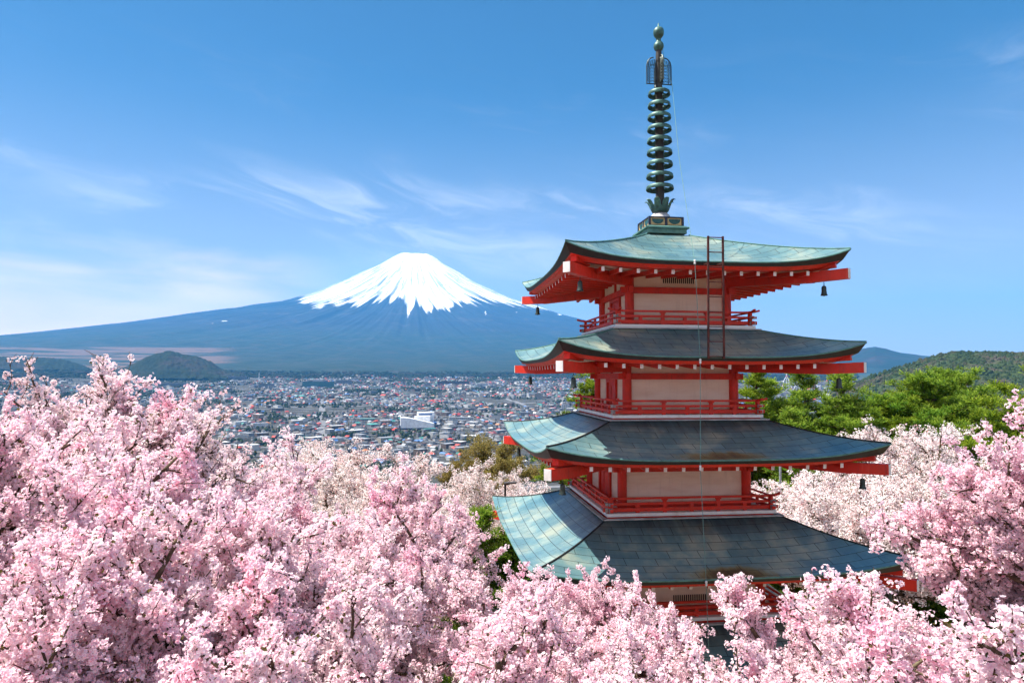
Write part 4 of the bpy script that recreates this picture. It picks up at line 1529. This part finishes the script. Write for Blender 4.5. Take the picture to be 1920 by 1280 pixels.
for i, (u, v, dist, pi_, wd, col, lb) in enumerate(PINES):
    p = at(u, v, dist)
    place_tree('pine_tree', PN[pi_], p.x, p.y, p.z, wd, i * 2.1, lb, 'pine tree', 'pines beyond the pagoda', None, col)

# trees just coming into leaf
LEAFY = [(920, 812, 46, 1, 1.0, 'golden-leaved tree at the edge of the town left of the third roof'), (880, 850, 40, 0, 0.7, 'small golden-brown tree below the dark grove at the town edge'),
         (1445, 800, 40, 0, 0.8, 'orange-brown bush-like tree at the foot of the pines'), (1530, 815, 38, 1, 0.7, 'pale orange leafing tree under the bright green pines'),
         (1450, 870, 44, 0, 1.1, 'yellow-green leafing tree seen under the third roof'), (975, 935, 36, 0, 0.7, 'brown thinly leafed tree left of the fourth roof ridge')]
for i, (u, v, dist, pi_, wd, lb) in enumerate(LEAFY):
    p = at(u, v, dist)
    col = ((1, 1, 1, 1), (0.9, 0.85, 0.8, 1), (1.3, 0.8, 0.6, 1), (1.3, 0.9, 0.7, 1), (1.0, 1.25, 0.5, 1), (0.8, 0.8, 0.6, 1))[i]
    place_tree('leafing_tree', CH[('far', pi_)], p.x, p.y, p.z, wd, i * 1.3, lb, 'tree', 'trees coming into leaf', M_leaf, col)

# ------------------------------------------------------------------ the town on the valley floor
def townmat(name, col, rough=0.75, var=0.25):
    return material(name, simple(col, rough, 0, var, 0.15))


WALLS = [townmat('wall_white', (0.55, 0.54, 0.53)), townmat('wall_cream', (0.36, 0.31, 0.25)), townmat('wall_grey', (0.20, 0.205, 0.22)), townmat('wall_brown', (0.12, 0.08, 0.06))]
ROOFC = [('dark grey', (0.035, 0.038, 0.045)), ('red', (0.55, 0.045, 0.03)), ('brown', (0.09, 0.05, 0.04)), ('blue', (0.06, 0.16, 0.38)), ('pale grey', (0.28, 0.29, 0.31)), ('maroon', (0.20, 0.04, 0.05)), ('teal green', (0.07, 0.30, 0.26)), ('white', (0.66, 0.66, 0.66)), ('orange', (0.55, 0.20, 0.08))]
RP_ = np.array([0.45, 0.065, 0.20, 0.05, 0.115, 0.055, 0.025, 0.025, 0.015])
ROOFM = [townmat('roof_' + n.replace(' ', '_'), c_, 0.6) for n, c_ in ROOFC]
M_glass = material('window_glass', simple((0.04, 0.06, 0.08), 0.15, 0, 0.3, 0.5))
TM = WALLS + ROOFM + [M_glass]
rs = np.random.RandomState(77)


def house_arrays(L, Wd, h, rh, kind):
    """unit house verts/faces (all quads): walls to h, roof rise rh; kind 0 gable, 1 hipped, 2 flat"""
    x, y = L / 2, Wd / 2
    e = 0.5
    if kind == 2:
        V = [(-x, -y, -3), (x, -y, -3), (x, y, -3), (-x, y, -3), (-x, -y, h), (x, -y, h), (x, y, h), (-x, y, h), (-x - .2, -y - .2, h), (x + .2, -y - .2, h), (x + .2, y + .2, h), (-x - .2, y + .2, h), (-x - .2, -y - .2, h + .5), (x + .2, -y - .2, h + .5), (x + .2, y + .2, h + .5), (-x - .2, y + .2, h + .5)]
        F = [(0, 1, 5, 4), (1, 2, 6, 5), (2, 3, 7, 6), (3, 0, 4, 7), (8, 9, 13, 12), (9, 10, 14, 13), (10, 11, 15, 14), (11, 8, 12, 15), (12, 13, 14, 15)]
        M = [0] * 4 + [1] * 5
        return V, F, M
    rx = x - (y * 0.9 if kind == 1 else -e)
    V = [(-x, -y, -3), (x, -y, -3), (x, y, -3), (-x, y, -3), (-x, -y, h), (x, -y, h), (x, y, h), (-x, y, h),
         (-x - e, -y - e, h), (x + e, -y - e, h), (x + e, y + e, h), (-x - e, y + e, h), (-rx, 0, h + rh), (rx, 0, h + rh),
         (-x, 0, h + rh * 0.86), (x, 0, h + rh * 0.86)]
    F = [(0, 1, 5, 4), (1, 2, 6, 5), (2, 3, 7, 6), (3, 0, 4, 7), (8, 9, 13, 12), (10, 11, 12, 13), (8, 11, 10, 9)]
    M = [0, 0, 0, 0, 1, 1, 0]
    if kind == 1:
        F += [(11, 8, 12, 12), (9, 10, 13, 13)]
        M += [1, 1]
    else:
        F += [(7, 4, 14, 14), (5, 6, 15, 15)]
        M += [0, 0]
    return V, F, M


def rand_house(r):
    k = rs.choice([0, 1, 2], p=[0.52, 0.36, 0.12])
    L, Wd = rs.uniform(8, 15), rs.uniform(6.5, 10)
    h = rs.choice([2.8, 4.8, 5.6], p=[0.3, 0.5, 0.2])
    if rs.rand() < 0.06:
        L, Wd, h, k = rs.uniform(20, 42), rs.uniform(11, 18), rs.uniform(7, 13), 2
    if rs.rand() < 0.02:
        L, Wd, h, k = rs.uniform(22, 40), rs.uniform(14, 22), rs.uniform(5, 7), rs.choice([0, 1])
    return L, Wd, h, rs.uniform(2.2, 3.8), k


# scatter: rows of plots
cells = []
az_of = lambda u: math.degrees(math.atan2(-ray(u, 704)[0], ray(u, 704)[1]))
A0, A1 = math.radians(az_of(1120)), math.radians(az_of(-60))
NTRY = 24000
rr = np.sqrt(rs.uniform(1050 ** 2, 4750 ** 2, NTRY * 2))
aa = rs.uniform(A0, A1, NTRY * 2)
# right of the pagoda only the far part shows
rr2 = np.sqrt(rs.uniform(2300 ** 2, 4300 ** 2, 2600)); aa2 = rs.uniform(math.radians(az_of(1600)), A0, 2600)
rr, aa = np.concatenate([rr, rr2]), np.concatenate([aa, aa2])
hx, hy = -rr * np.sin(aa), rr * np.cos(aa)
# streets: a rotated grid of blocks with random gaps
gx, gy = hx * math.cos(0.5) + hy * math.sin(0.5), -hx * math.sin(0.5) + hy * math.cos(0.5)
cellx, celly = np.floor(gx / 17.0), np.floor(gy / 15.0)
key, first = np.unique(cellx * 100003 + celly, return_index=True)
hx, hy, rr, aa, cellx, celly = hx[first], hy[first], rr[first], aa[first], cellx[first], celly[first]
street = (np.mod(cellx, 7) == 0) | (np.mod(celly, 5) == 0)
dens = fbm(hx / 260.0 + 50, hy / 260.0 + 50, 91, 3)
dens = dens - 0.25 * (fbm(hx / 110.0 + 9, hy / 110.0 + 9, 44, 3) > 0.60)
edge = 4750 - 700 * fbm(aa * 9 + 5, aa * 0 + 2, 93, 3) + np.where(np.degrees(aa) > 33, -350, 0)
GROVES = [(687, 741, 3050, 95, 45, 16, 'dense dark evergreen grove in the middle of the town', 120), (500, 700, 4350, 260, 60, 15, 'long dark wood along the far edge of the town', 200),
          (757, 712, 3900, 130, 70, 11, 'scattered dark trees on a rise behind the evergreen grove', 60), (877, 805, 1530, 24, 14, 10, 'small dark green grove beside the red-roofed houses', 26),
          (640, 812, 1650, 40, 22, 12, 'dark trees at the near edge of the town behind cream blossom', 40), (850, 765, 2250, 30, 15, 9, 'little dark clump of trees beside an orange roof', 18),
          (1010, 712, 4000, 220, 60, 10, 'olive green wood at the far right edge of the town', 120), (400, 705, 4150, 200, 50, 11, 'dark wooded strip below the small hill', 110)]
keep = (~street) & (dens > 0.36) & (rr < edge)
gpos = []
for u, v, dist, wx, wy, th, lb, cnt in GROVES:
    r_ = ray(u, 704)
    gpos.append((r_[0] * dist, r_[1] * dist))
    rad = np.array([r_[0], r_[1]])
    tx = (hx - r_[0] * dist) * r_[1] - (hy - r_[1] * dist) * r_[0]
    ty = (hx - r_[0] * dist) * r_[0] + (hy - r_[1] * dist) * r_[1]
    keep &= ~((tx / (wx + 10)) ** 2 + (ty / (wy + 10)) ** 2 < 1)
HALL = (783, 704, 1780.0)
BIG = [  # u, dist, length, depth, height, wall, roof, label
    (597, 3420, 150, 24, 26, 6, 0, 'long dark green glass-fronted block in the middle of the town'),
    (590, 3560, 78, 20, 30, 0, 7, 'pale office block right behind the long green glass-fronted block'),
    (645, 3620, 80, 18, 25, 2, 7, 'pale blue-grey hospital block right of the long green block'),
    (500, 3380, 70, 20, 20, 2, 0, 'dark grey slab block left of the long green block'),
    (330, 3500, 150, 22, 17, 2, 4, 'long grey school block under the small wooded hill'),
    (445, 4000, 100, 20, 22, 2, 4, 'pale apartment slab far behind the town left of the green block'),
    (850, 3600, 170, 30, 20, 3, 2, 'very long low brown school building right of the evergreen grove'),
    (905, 3500, 60, 16, 14, 0, 7, 'white gymnasium beside the very long brown building'),
    (805, 4000, 60, 20, 16, 0, 1, 'white building with a red roof near the far edge of the town'),
    (797, 3300, 48, 22, 10, 1, 6, 'low hall with a pale turquoise roof behind the white hall'),
    (704, 3270, 46, 16, 9, 0, 6, 'low hall with a pale green roof right of the evergreen grove'),
    (690, 1980, 42, 16, 7, 2, 6, 'low hall with a bright turquoise roof left of the white hall'),
    (865, 1960, 70, 16, 11, 0, 4, 'white school wing with rows of windows right of the white hall'),
    (600, 2900, 34, 20, 14, 0, 7, 'white terraced block in front of the long green block'),
    (625, 2860, 40, 14, 9, 1, 7, 'cream low building left of the evergreen grove'),
    (1010, 2700, 34, 16, 22, 1, 4, 'cream apartment tower near the left roof corner of the third roof'),
    (1060, 2300, 26, 16, 16, 0, 4, 'white block of flats left of the fourth storey balcony'),
    (985, 2100, 30, 14, 10, 2, 4, 'grey flat-roofed block left of the third roof'),
    (940, 3000, 26, 18, 20, 1, 4, 'tan block of flats in the right part of the town'),
    (430, 3050, 26, 16, 18, 2, 0, 'narrow grey-blue office tower left of the long green block')]
for u, dist, L, dp, h, wm, rm, lb in BIG + [(HALL[0], HALL[2], 64, 34, 18, 0, 7, '')]:
    r_ = ray(u, 704)
    keep &= ~((np.abs((hx - r_[0] * dist) * r_[1] - (hy - r_[1] * dist) * r_[0]) < L / 2 + 12) & (np.abs(np.hypot(hx, hy) - dist) < dp / 2 + 14))
hx, hy, rr, aa = hx[keep], hy[keep], rr[keep], aa[keep]
print('houses', len(hx))
specs = [rand_house(r) for r in rr]
# the 300 that show largest: nearest ones inside the visible window of the town
uu = 960 + F_PX * np.tan(PAN - aa)
vis = (uu > 560) & (uu < 1075)
size = np.array([s_[0] * (s_[2] + s_[3]) for s_ in specs]) / rr ** 2 * vis
order = np.argsort(-size)
solo = set(order[:300].tolist())
zz = ground_z(hx, hy)
SV, SF, SM, sn_ = [], [], [], 0
grp = {}
for i in range(len(hx)):
    L, Wd, h, rh, k = specs[i]
    V, F, M = house_arrays(L, Wd, h, rh, k)
    w_ = rs.choice(4, p=[0.30, 0.28, 0.25, 0.17])
    rc = rs.choice(9, p=RP_)
    if k == 2: rc = rs.choice([4, 7, 0, 6], p=[0.5, 0.25, 0.2, 0.05])
    ang = -0.5 + rs.choice([0, math.pi / 2]) + rs.normal(0, 0.06)
    ca, sa = math.cos(ang), math.sin(ang)
    V = np.array(V)
    M = np.array([w_, 4 + rc])[np.array(M)]
    if i in solo:
        MM = [TM[w_], TM[4 + rc]]
        m = MB()
        fs = [tuple(dict.fromkeys(f)) for f in F]
        m.add([tuple(v_) for v_ in V], fs)
        m.m = [0 if q < 4 else 1 for q in M]
        # window bands on the long sides
        n_w = max(2, int(L / 3.2))
        for sgn in (-1, 1):
            for fl in range(max(1, int(h / 2.9))):
                for q in range(n_w):
                    x0 = -L / 2 + (q + 0.28) * L / n_w
                    x1 = x0 + 0.44 * L / n_w
                    yy = sgn * (Wd / 2 + 0.03)
                    zf = 0.9 + fl * 2.8
                    quad = [(x0, yy, zf), (x1, yy, zf), (x1, yy, zf + 1.2), (x0, yy, zf + 1.2)]
                    m.add(quad, [(0, 1, 2, 3) if sgn < 0 else (3, 2, 1, 0)], 2)
        o = m.build('house', MM + [M_glass], None, (hx[i], hy[i], zz[i]))
        o.rotation_euler = (0, 0, ang)
        kn = ('gabled', 'hipped', 'flat')[k]
        wn = ('white', 'cream', 'grey', 'brown')[w_]
        sz = 'large' if L > 18 else 'small'
        lb = '%s %s-walled house with a %s %s roof in the town in the valley' % (sz, wn, ROOFC[rc][0], kn)
        tag(o, lb, 'house', '%s %s-walled town houses with %s %s roofs' % (sz, wn, ROOFC[rc][0], kn))
    else:
        P = np.stack([V[:, 0] * ca - V[:, 1] * sa + hx[i], V[:, 0] * sa + V[:, 1] * ca + hy[i], V[:, 2] + zz[i]], -1)
        SV.append(P); SF.append(np.array(F) + sn_); SM.append(M); sn_ += len(V)
F = np.vstack(SF)
# degenerate quads become triangles: split the mesh data by corner count
quad = F[:, 2] != F[:, 3]
M = np.concatenate(SM)
V = np.vstack(SV)
bm_faces = [tuple(f) for f in F[quad].tolist()] + [tuple(f[:3]) for f in F[~quad].tolist()]
me = bpy.data.meshes.new('town_houses')
me.from_pydata(V.tolist(), [], bm_faces)
for mt in TM: me.materials.append(mt)
me.polygons.foreach_set('material_index', np.concatenate([M[quad], M[~quad]]).astype(np.int32))
town = link(bpy.data.objects.new('town_houses', me))
tag(town, 'thousands of far small houses filling the valley floor below the volcano', 'houses', kind='stuff')


def facade(t, base):
    o = t.obj()
    return base


def big_block(u, dist, L, dp, h, wm, rm, lb):
    r_ = ray(u, 704)
    x, y = r_[0] * dist, r_[1] * dist
    root = empty('town_block', (x, y, gz(x, y)), math.atan2(r_[1], r_[0]) - math.pi / 2 + 0.05)
    tag(root, lb, 'building', 'larger buildings in the town')
    m = MB()
    m.box((-L / 2, -dp / 2, -3), (L / 2, dp / 2, h))
    wmat = WALLS[wm] if wm < 4 else material('green_glass_wall', simple((0.05, 0.16, 0.15), 0.25, 0, 0.3, 0.05))
    m.build('wall', wmat, root)
    m = MB()
    m.box((-L / 2 - 0.5, -dp / 2 - 0.5, h + 0.01), (L / 2 + 0.5, dp / 2 + 0.5, h + 0.9))
    if h > 13:
        m.box((-L * 0.3, -dp * 0.2, h + 0.91), (-L * 0.18, dp * 0.2, h + 4))
        m.box((L * 0.2, -dp * 0.2, h + 0.91), (L * 0.27, dp * 0.2, h + 3.2))
    m.build('roof', ROOFM[rm], root)
    nf, nw = max(1, int(h / 3.4)), max(3, int(L / 5.5))
    # window rows on the side that faces the viewpoint; past a hundred they are one part
    m = MB()
    for f in range(nf):
        for q in range(nw):
            x0 = -L / 2 + (q + 0.2) * L / nw
            z0 = 1.0 + f * (h - 0.6) / nf
            m.box((x0, -dp / 2 - 0.06, z0), (x0 + 0.62 * L / nw, -dp / 2 - 0.01, z0 + 1.6))
    m.build('window_rows', M_glass, root)['kind'] = 'stuff'
    return root


for b_ in BIG:
    big_block(*b_)

# white hall with the slanting parapet
r_ = ray(HALL[0], 704)
hx0, hy0 = r_[0] * HALL[2], r_[1] * HALL[2]
hall = empty('concert_hall', (hx0, hy0, gz(hx0, hy0)), math.atan2(r_[1], r_[0]) - math.pi / 2 + 0.06)
tag(hall, 'big white hall with a slanting roofline and dark base, nearest large building in town', 'building')
m = MB()
x0, x1 = -43, 44
prof = [(x0, 4), (x1, 4), (x1, 15), (x0 + 20, 30), (x0, 31)]
for y_ in (-16, 16):
    pass
vs = [(x, -16, z) for x, z in prof] + [(x, 16, z) for x, z in prof]
m.add(vs, [(0, 1, 2, 3, 4), (9, 8, 7, 6, 5)] + [(i, 5 + i, 5 + (i + 1) % 5, (i + 1) % 5) for i in range(5)])
m.box((x0 + 38, 17, 4), (x1 - 8, 36, 32))
m.box((x0 + 46, 36.1, 4), (x1 + 4, 60, 42))
m.build('wall', townmat('hall_white', (0.8, 0.8, 0.8)), hall)
m = MB()
m.box((x0 - 4, -15.5, -4), (x1 - 1, 15.5, 3.98))
m.box((x0 - 4, -14, 3.99), (x0 - 0.1, 14, 10))
m.build('base', townmat('hall_dark_base', (0.03, 0.04, 0.08)), hall)
m = MB()
m.box((x1 + 0.1, 2, 12), (x1 + 8, 40, 17))
m.box((x0 + 50, 35.9, 34), (x1 - 2, 36.0, 38))
m.build('canopy', townmat('hall_blue_roof', (0.03, 0.09, 0.25)), hall)

# streets: pale strips that follow the block grid, draped on the valley floor
M_road = townmat('street_asphalt', (0.16, 0.16, 0.17), 0.9)
co, so = math.cos(0.5), math.sin(0.5)
RV, RF, rn = [], [], 0


def street_line(p0, p1, w):
    global rn
    n = 60
    p0, p1 = np.array(p0), np.array(p1)
    t_ = np.linspace(0, 1, n)[:, None]
    c_ = p0 + (p1 - p0) * t_
    d_ = (p1 - p0) / np.linalg.norm(p1 - p0)
    nrm = np.array([-d_[1], d_[0]]) * w / 2
    for s_ in (-1, 1):
        q_ = c_ + nrm * s_
        RV.append(np.column_stack([q_, ground_z(q_[:, 0], q_[:, 1]) + 0.5]))
    i_ = np.arange(n - 1)
    RF.append(np.stack([i_ + rn, i_ + 1 + rn, i_ + 1 + n + rn, i_ + n + rn], -1)[:, ::-1])
    rn += 2 * n


for i in range(-3, 26):
    x_ = 17.0 * 7 * (i * 2) + 8.5
    street_line((x_ * co - 900 * so, x_ * so + 900 * co), (x_ * co - 4600 * so, x_ * so + 4600 * co), 11 if i % 3 else 20)
for j in range(8, 60):
    y_ = 15.0 * 5 * j + 7.5
    street_line((-1500 * co - y_ * so, -1500 * so + y_ * co), (2600 * co - y_ * so, 2600 * so + y_ * co), 9 if j % 4 else 18)
o = np_obj('street', np.vstack(RV), np.vstack(RF), M_road)
tag(o, 'grid of pale streets between the houses of the town', 'road', kind='structure')

# fields of trees inside the town: little cones and blobs
M_conifer = material('dark_conifers', build_wooded(0.05))


def blob_cloud(name, P, hgt, wid, label, seed, cone=0.5, mat=None):
    rs = np.random.RandomState(seed)
    Vs, Fs, n = [], [], 0
    for (x, y, z), h, w in zip(P, hgt, wid):
        if rs.rand() < cone:
            prof = [(0.30, 0.02), (1.0, 0.16), (0.62, 0.52), (0.30, 0.80), (0.02, 1.0)]
        else:
            prof = [(0.25, 0.05), (0.85, 0.30), (1.0, 0.55), (0.7, 0.85), (0.05, 1.0)]
        k = 7
        for r_, q in prof:
            a = np.arange(k) * 2 * math.pi / k + rs.rand()
            rr_ = r_ * w * rs.uniform(0.75, 1.25, k)
            Vs.append(np.stack([x + rr_ * np.cos(a), y + rr_ * np.sin(a), z + h * q + rs.uniform(-0.04, 0.04, k) * h - 0.3], -1))
        idx = np.arange(5 * k).reshape(5, k) + n
        j = np.roll(idx, -1, axis=1)
        Fs.append(np.stack([idx[:-1], j[:-1], j[1:], idx[1:]], -1).reshape(-1, 4))
        n += 5 * k
    o = np_obj(name, np.vstack(Vs), np.vstack(Fs), mat or M_conifer, smooth=False)
    tag(o, label, 'trees', kind='stuff')
    return o


for gi, (u, v, dist, wx, wy, th, lb, cnt) in enumerate(GROVES):
    r_ = ray(u, 704)
    q = rs.uniform(-1, 1, (cnt * 3, 2)); q = q[(q ** 2).sum(1) < 1][:cnt * 2]
    px = r_[0] * dist + q[:, 0] * wx * r_[1] + q[:, 1] * wy * r_[0]
    py = r_[1] * dist - q[:, 0] * wx * r_[0] + q[:, 1] * wy * r_[1]
    P = np.stack([px, py, ground_z(px, py)], -1)
    blob_cloud('grove', P, rs.uniform(0.7, 1.2, len(P)) * th, rs.uniform(0.22, 0.36, len(P)) * th, lb, 500 + gi, 0.7)
q = 26000
ra, aq = np.sqrt(rs.uniform(1000 ** 2, 4700 ** 2, q)), rs.uniform(A0, A1, q)
P = np.stack([-ra * np.sin(aq), ra * np.cos(aq)], -1)
P = P[fbm(P[:, 0] / 110.0 + 9, P[:, 1] / 110.0 + 9, 44, 3) > 0.585]
q = len(P)
print('town trees', q)
P = np.column_stack([P, ground_z(P[:, 0], P[:, 1])])
blob_cloud('town_trees', P, rs.uniform(5, 12, q), rs.uniform(2.5, 6, q), 'dark garden trees scattered between the houses of the town', 601, 0.5)
# forest apron between the town and the volcano
q = 9000
ra, aq = np.sqrt(rs.uniform(4250 ** 2, 6600 ** 2, q)), rs.uniform(A0 - 0.35, A1 + 0.05, q)
P = np.stack([-ra * np.sin(aq), ra * np.cos(aq)], -1)
P = np.column_stack([P, ground_z(P[:, 0], P[:, 1])])
blob_cloud('forest', P, rs.uniform(9, 17, q), rs.uniform(9, 22, q), 'dark forest belt between the town and the volcano', 602, 0.15, M_hill_far)
# wooded right-hand ridge
pts = VH[10:72].reshape(-1, 3)
sel = rs.choice(len(pts), 9000, replace=True)
P = pts[sel] + rs.normal(0, 4, (9000, 3)) * np.array([1, 1, 0]) - np.array([0, 0, 5.0])
blob_cloud('forest', P, rs.uniform(6, 10, len(P)), rs.uniform(2.2, 4.2, len(P)), 'mixed green and brown forest covering the ridge at the right', 603, 0.3, M_hill)

# slender lattice mast in the left part of the town
def mast(u, dist, h, label, w=1.6):
    r_ = ray(u, 704)
    x, y = r_[0] * dist, r_[1] * dist
    root = empty('radio_mast', (x, y, gz(x, y)))
    tag(root, label, 'mast')
    m = MB()
    for sx, sy in ((-1, -1), (1, -1), (1, 1), (-1, 1)):
        m.beam((sx * w * 2, sy * w * 2, -2), (sx * w * 0.3, sy * w * 0.3, h), 0.9, 0.9)
    for i in range(6):
        z = h * i / 6; z2 = h * (i + 1) / 6
        a, b = w * 2 - (w * 1.7) * i / 6, w * 2 - (w * 1.7) * (i + 1) / 6
        for q in range(4):
            R_ = rotq(q)
            m.beam(R_ @ Vector((-a, -a, z)), R_ @ Vector((b, -b, z2)), 0.5, 0.5)
    m.build('lattice', townmat('mast_paint', (0.7, 0.7, 0.72)), root)
    m = MB()
    m.box((-w, -w, h), (w, w, h + 2))
    m.box((-0.4, -0.4, h + 2), (0.4, 0.4, h + 9))
    m.build('antenna', townmat('mast_head', (0.75, 0.75, 0.78)), root)


mast(486, 3900, 42, 'thin lattice mast rising from the town in front of the dark wood')

# amusement-park rides showing through the pines
M_ride = townmat('ride_white_steel', (0.82, 0.82, 0.85), 0.4)
M_ride_red = townmat('ride_red_steel', (0.6, 0.08, 0.08), 0.4)


def ride(name, u, dist, label, cat):
    r_ = ray(u, 704)
    x, y = r_[0] * dist, r_[1] * dist
    root = empty(name, (x, y, gz(x, y)), math.atan2(r_[1], r_[0]) - math.pi / 2)
    tag(root, label, cat)
    return root


root = ride('tower_ride', 1475, 3200, 'tall thin white drop tower seen through the pines right of the pagoda', 'tower')
m = MB(); m.beam((0, 0, -5), (0, 0, 88), 4.5, 4.5); m.box((-6, -4, -5), (6, 4, 6)); m.build('tower', M_ride, root)
m = MB(); m.box((-5, -5, 60), (5, 5, 64)); m.build('gondola', M_ride_red, root)
root = ride('roller_coaster', 1500, 3300, 'white roller coaster hills and supports seen through the pines', 'roller coaster')
m = MB()
pts = [(-70 + 3.6 * i, 6 * math.sin(i * 0.4), 34 + 30 * math.sin(i * 0.42) * math.exp(-((i - 14) / 22.0) ** 2) - 0.25 * i) for i in range(44)]
m.tube(pts, 1.5, 5)
m.build('track', M_ride, root)
m = MB()
for i in range(0, 44, 3):
    p = pts[i]
    m.beam((p[0], p[1] - 3, -5), p, 1.1, 1.1); m.beam((p[0] + 3, p[1] + 3, -5), p, 1.1, 1.1)
m.build('supports', M_ride, root)
m = MB(); m.box((12, -14, -5), (44, 4, 14)); m.box((48, -10, -5), (60, 4, 10)); m.build('station', M_ride_red, root)

# ------------------------------------------------------------------ near ground details
# paved court round the pagoda
def paving(t):
    P = t.pos()
    mp = t.n('Mapping', ins={'Vector': P, 'Rotation': (0, 0, PSI)}).outputs[0]
    br = t.n('TexBrick', offset=0.5, ins={'Vector': mp, 'Scale': 1.0, 'Mortar Size': 0.012, 'Brick Width': 0.6, 'Row Height': 0.6, 'Color1': (0.42, 0.30, 0.20, 1), 'Color2': (0.50, 0.37, 0.25, 1), 'Mortar': (0.22, 0.16, 0.11, 1)})
    col = t.mix(t.maprange(t.noise(P, 1.2, 5, 0.6), 0.4, 0.75), br.outputs['Color'], (0.36, 0.26, 0.18))
    return bsdf(t, col, 0.85, 0, 0.2, t.noise(P, 12, 4, 0.6), 0.2, 0.01)


m = MB()
m.box((-7.5, -7.5, BASE_Z - 1.2), (12.5, 9.0, BASE_Z + 0.06))
court = m.build('paved_court', material('tan_paving', paving))
court.location = (PX, PY, 0); court.rotation_euler = (0, 0, PSI)
tag(court, 'tan paved court around the foot of the pagoda', 'paving', kind='structure')

# lattice fence with red posts at the edge of the court
M_wood = material('weathered_tan_wood', simple((0.46, 0.34, 0.20), 0.8, 0, 0.3, 8))
fp = at(1600, 1098, 23.5)
fen = empty('lattice_fence', (fp.x, fp.y, BASE_Z + 0.06), PSI - 0.35)
tag(fen, 'tan wooden lattice fence with red posts under the right end of the fourth roof', 'fence')
m = MB()
for s in (-1, 1):
    for i in range(-16, 17):
        x = i * 0.11
        a, b = max(-1.5, x - 0.4), min(1.5, x + 0.4)
        m.beam((x - 0.4 * s, 0.012 * s, 0.12), (x + 0.4 * s, 0.012 * s, 0.92), 0.02, 0.022)
m.build('lattice_panel', M_wood, fen)
for z in (0.10, 0.94):
    m = MB(); m.beam((-2.2, 0, z), (2.2, 0, z), 0.06, 0.07); m.build('rail', M_wood, fen)
for x in (-2.2, 2.2):
    m = MB(); m.beam((x, 0, 0), (x, 0, 1.35), 0.12, 0.12); m.build('post', M_red, fen)


def lamp(u, v, dist, h, label, style, mat):
    p = at(u, v, dist)
    g = gz(p.x, p.y)
    root = empty('street_lamp', (p.x, p.y, g))
    tag(root, label, 'lamp')
    H_ = p.z - g
    m = MB(); m.lathe([(0.09, 0), (0.06, 0.4), (0.05, H_)], 10); m.build('post', mat, root, smooth=True)
    m = MB()
    if style:
        m.beam((0, 0, H_ - 0.02), (0.2, 0.02, H_ + 0.03), 0.04, 0.04)
        m.build('arm', mat, root)
        m = MB(); m.beam((-0.05, 0, H_ + 0.06), (0.48, 0.05, H_ + 0.10), 0.2, 0.08, bevel=0.02)
    else:
        m.lathe([(0, H_ + 0.35), (0.16, H_ + 0.25), (0.20, H_ + 0.1), (0.14, H_), (0, H_)], 12)
    m.build('lamp_head', mat, root)


M_dkmetal = material('dark_lamp_metal', simple((0.06, 0.05, 0.05), 0.5, 0.4, 0.3))
M_ltmetal = material('grey_lamp_metal', simple((0.35, 0.38, 0.42), 0.5, 0.5, 0.2))
lamp(948, 908, 29, 0, 'dark street lamp with a flat head among white cherry trees, left of the fourth roof', 1, M_dkmetal)
lamp(1463, 850, 32, 0, 'grey steel lamp post behind the third roof on the right', 0, M_ltmetal)

# undergrowth: low leaf clumps over the near slope
def clumps(name, u0, u1, d0, d1, n, size, mat, label, seed, col=(1, 1, 1, 1), az_pts=None):
    rs = np.random.RandomState(seed)
    a = rs.uniform(math.atan2(-ray(u1, 704)[0], ray(u1, 704)[1]), math.atan2(-ray(u0, 704)[0], ray(u0, 704)[1]), n)
    r = rs.uniform(d0, d1, n)
    x, y = -r * np.sin(a), r * np.cos(a)
    ok = fbm(x / 3.0 + 20, y / 3.0 + 20, seed, 3) > 0.45
    # keep off the court and the pagoda
    lx = math.cos(-PSI) * (x - PX) - math.sin(-PSI) * (y - PY); ly = math.sin(-PSI) * (x - PX) + math.cos(-PSI) * (y - PY)
    ok &= ~((lx > -7.7) & (lx < 12.7) & (ly > -7.7) & (ly < 9.2))
    x, y = x[ok], y[ok]
    z = ground_z(x, y)
    C = np.stack([x, y, z + rs.uniform(0.05, size, len(x))], -1)
    Rd = rs.uniform(0.6, 1.3, len(x)) * size * 0.5
    me = flowers(rs, C, Rd, 26, 1, size * 0.14, name, mat, 'petal', 0.0)
    o = link(bpy.data.objects.new(name, me))
    o.color = col
    tag(o, label, 'undergrowth', kind='stuff')


clumps('undergrowth', 1380, 2000, 22, 48, 4200, 0.7, M_shrub, 'green shrubs and ferns covering the slope right of the pagoda', 701)
clumps('undergrowth', 200, 1120, 20, 60, 4200, 0.7, M_shrub, 'green and ochre shrubs on the slope left of the pagoda', 702, (1.3, 0.95, 0.6, 1))
clumps('leaf_litter', 1560, 1760, 24, 34, 1500, 0.25, M_leaf, 'red-brown leaf litter on the slope right of the fourth roof', 703, (1.2, 0.35, 0.25, 1))
